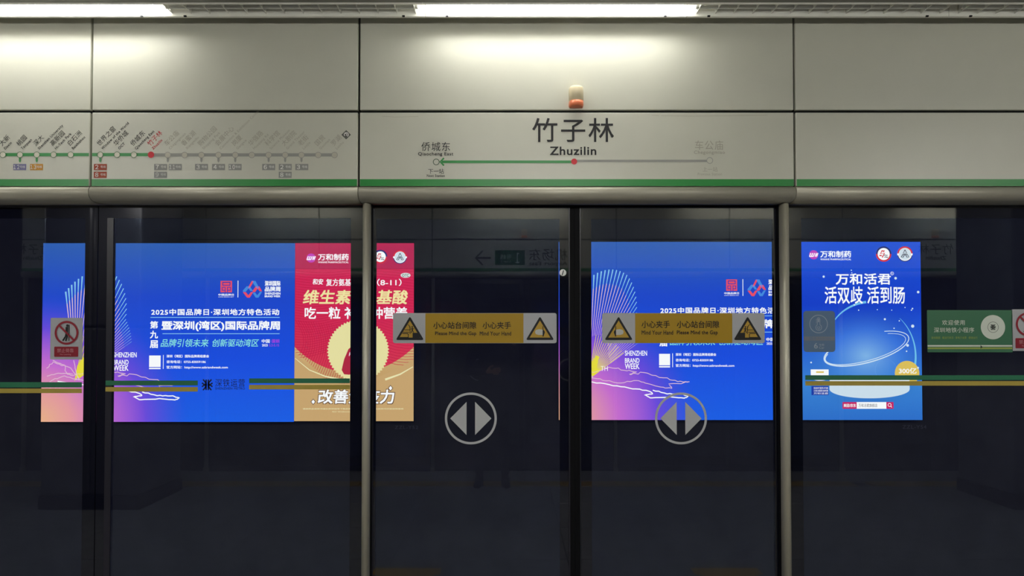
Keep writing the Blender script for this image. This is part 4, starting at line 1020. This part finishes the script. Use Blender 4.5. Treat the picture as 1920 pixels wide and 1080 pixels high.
for s in (-1, 1):
    fx = px + s * 0.13
    skin('shoe', {'h': (fx, py - 0.05, 0.045, (0.042, 0.040)), 'm': (fx + s * 0.01, py + 0.08, 0.042, (0.046, 0.036)), 't': (fx + s * 0.02, py + 0.17, 0.034, (0.038, 0.026)), 'a': (fx, py - 0.01, 0.11, 0.045)}, [('h', 'm'), ('m', 't'), ('h', 'a')], 'h', SHOE, pr)
    disc_y = hy + 0.082
    eb = bmesh.new(); bmesh.ops.create_uvsphere(eb, u_segments=10, v_segments=6, radius=0.011)
    for v in eb.verts: v.co += Vector((hx + s * 0.03, disc_y, 1.655))
    bmobj('eye', eb, HAIR, pr, smooth=True)
    eb = bmesh.new(); bmesh.ops.create_uvsphere(eb, u_segments=8, v_segments=6, radius=0.02)
    for v in eb.verts: v.co = Vector((hx + s * 0.078 + v.co.x * 0.4, hy + v.co.y * 0.8, 1.64 + v.co.z * 1.5))
    bmobj('ear', eb, SKIN, pr, smooth=True)
def hand(wr, fwd, side, curl, m=SKIN):
    wr, fwd, side = Vector(wr), Vector(fwd).normalized(), Vector(side).normalized()
    J = {'w': (*wr, 0.024), 'p': (*(wr + fwd * 0.05), (0.030, 0.018)), 'k': (*(wr + fwd * 0.085), (0.034, 0.014))}; B_ = [('w', 'p'), ('p', 'k')]
    nrm = fwd.cross(side)
    for i, ln in enumerate((0.062, 0.072, 0.068, 0.052)):
        b = wr + fwd * 0.088 + side * (0.028 - 0.0185 * i)
        p1 = b + fwd * ln * 0.5; p2 = p1 + (fwd * 0.5 + nrm * curl).normalized() * ln * 0.35; p3 = p2 + (fwd * 0.1 + nrm * curl).normalized() * ln * 0.3
        for q, (p, r) in enumerate(((b, .0095), (p1, .009), (p2, .0085), (p3, .0075))): J['f%d%d' % (i, q)] = (*p, r)
        B_ += [('k', 'f%d0' % i)] + [('f%d%d' % (i, q), 'f%d%d' % (i, q + 1)) for q in range(3)]
    t0 = wr + fwd * 0.03 + side * 0.032; t1 = t0 + (fwd + side).normalized() * 0.035; t2 = t1 + (fwd + nrm * curl * 0.6).normalized() * 0.03
    for q, (p, r) in enumerate(((t0, .012), (t1, .010), (t2, .009))): J['t%d' % q] = (*p, r)
    B_ += [('p', 't0'), ('t0', 't1'), ('t1', 't2')]
    return skin('hand', J, B_, 'w', m, pr, 1)
hand(J['wrr'][:3], (0.02, 0.25, 0.75), (-1, 0.1, 0), 0.6)
hand(J['wrl'][:3], (0.9, 0.25, 0.05), (0, 0.2, 1), 0.6)
ph = empty('mobile_phone', (0.0, -3.53, 1.47), 'dark mobile phone held up by the photographer', 'phone')
box('case', -0.038, 0.038, -3.536, -3.527, 1.47, 1.63, mat('phone_case', (20, 20, 24), rough=0.3), ph, bev=0.003)
bm = bmesh.new(); bmesh.ops.create_cone(bm, cap_ends=True, segments=20, radius1=0.012, radius2=0.011, depth=0.003)
for v in bm.verts: v.co = Vector((v.co.x, -3.5255 - v.co.z, 1.60 + v.co.y))
bmobj('lens', bm, FRIT, ph)

for ob in scene.objects:
    if 'wl' in ob: del ob['wl']
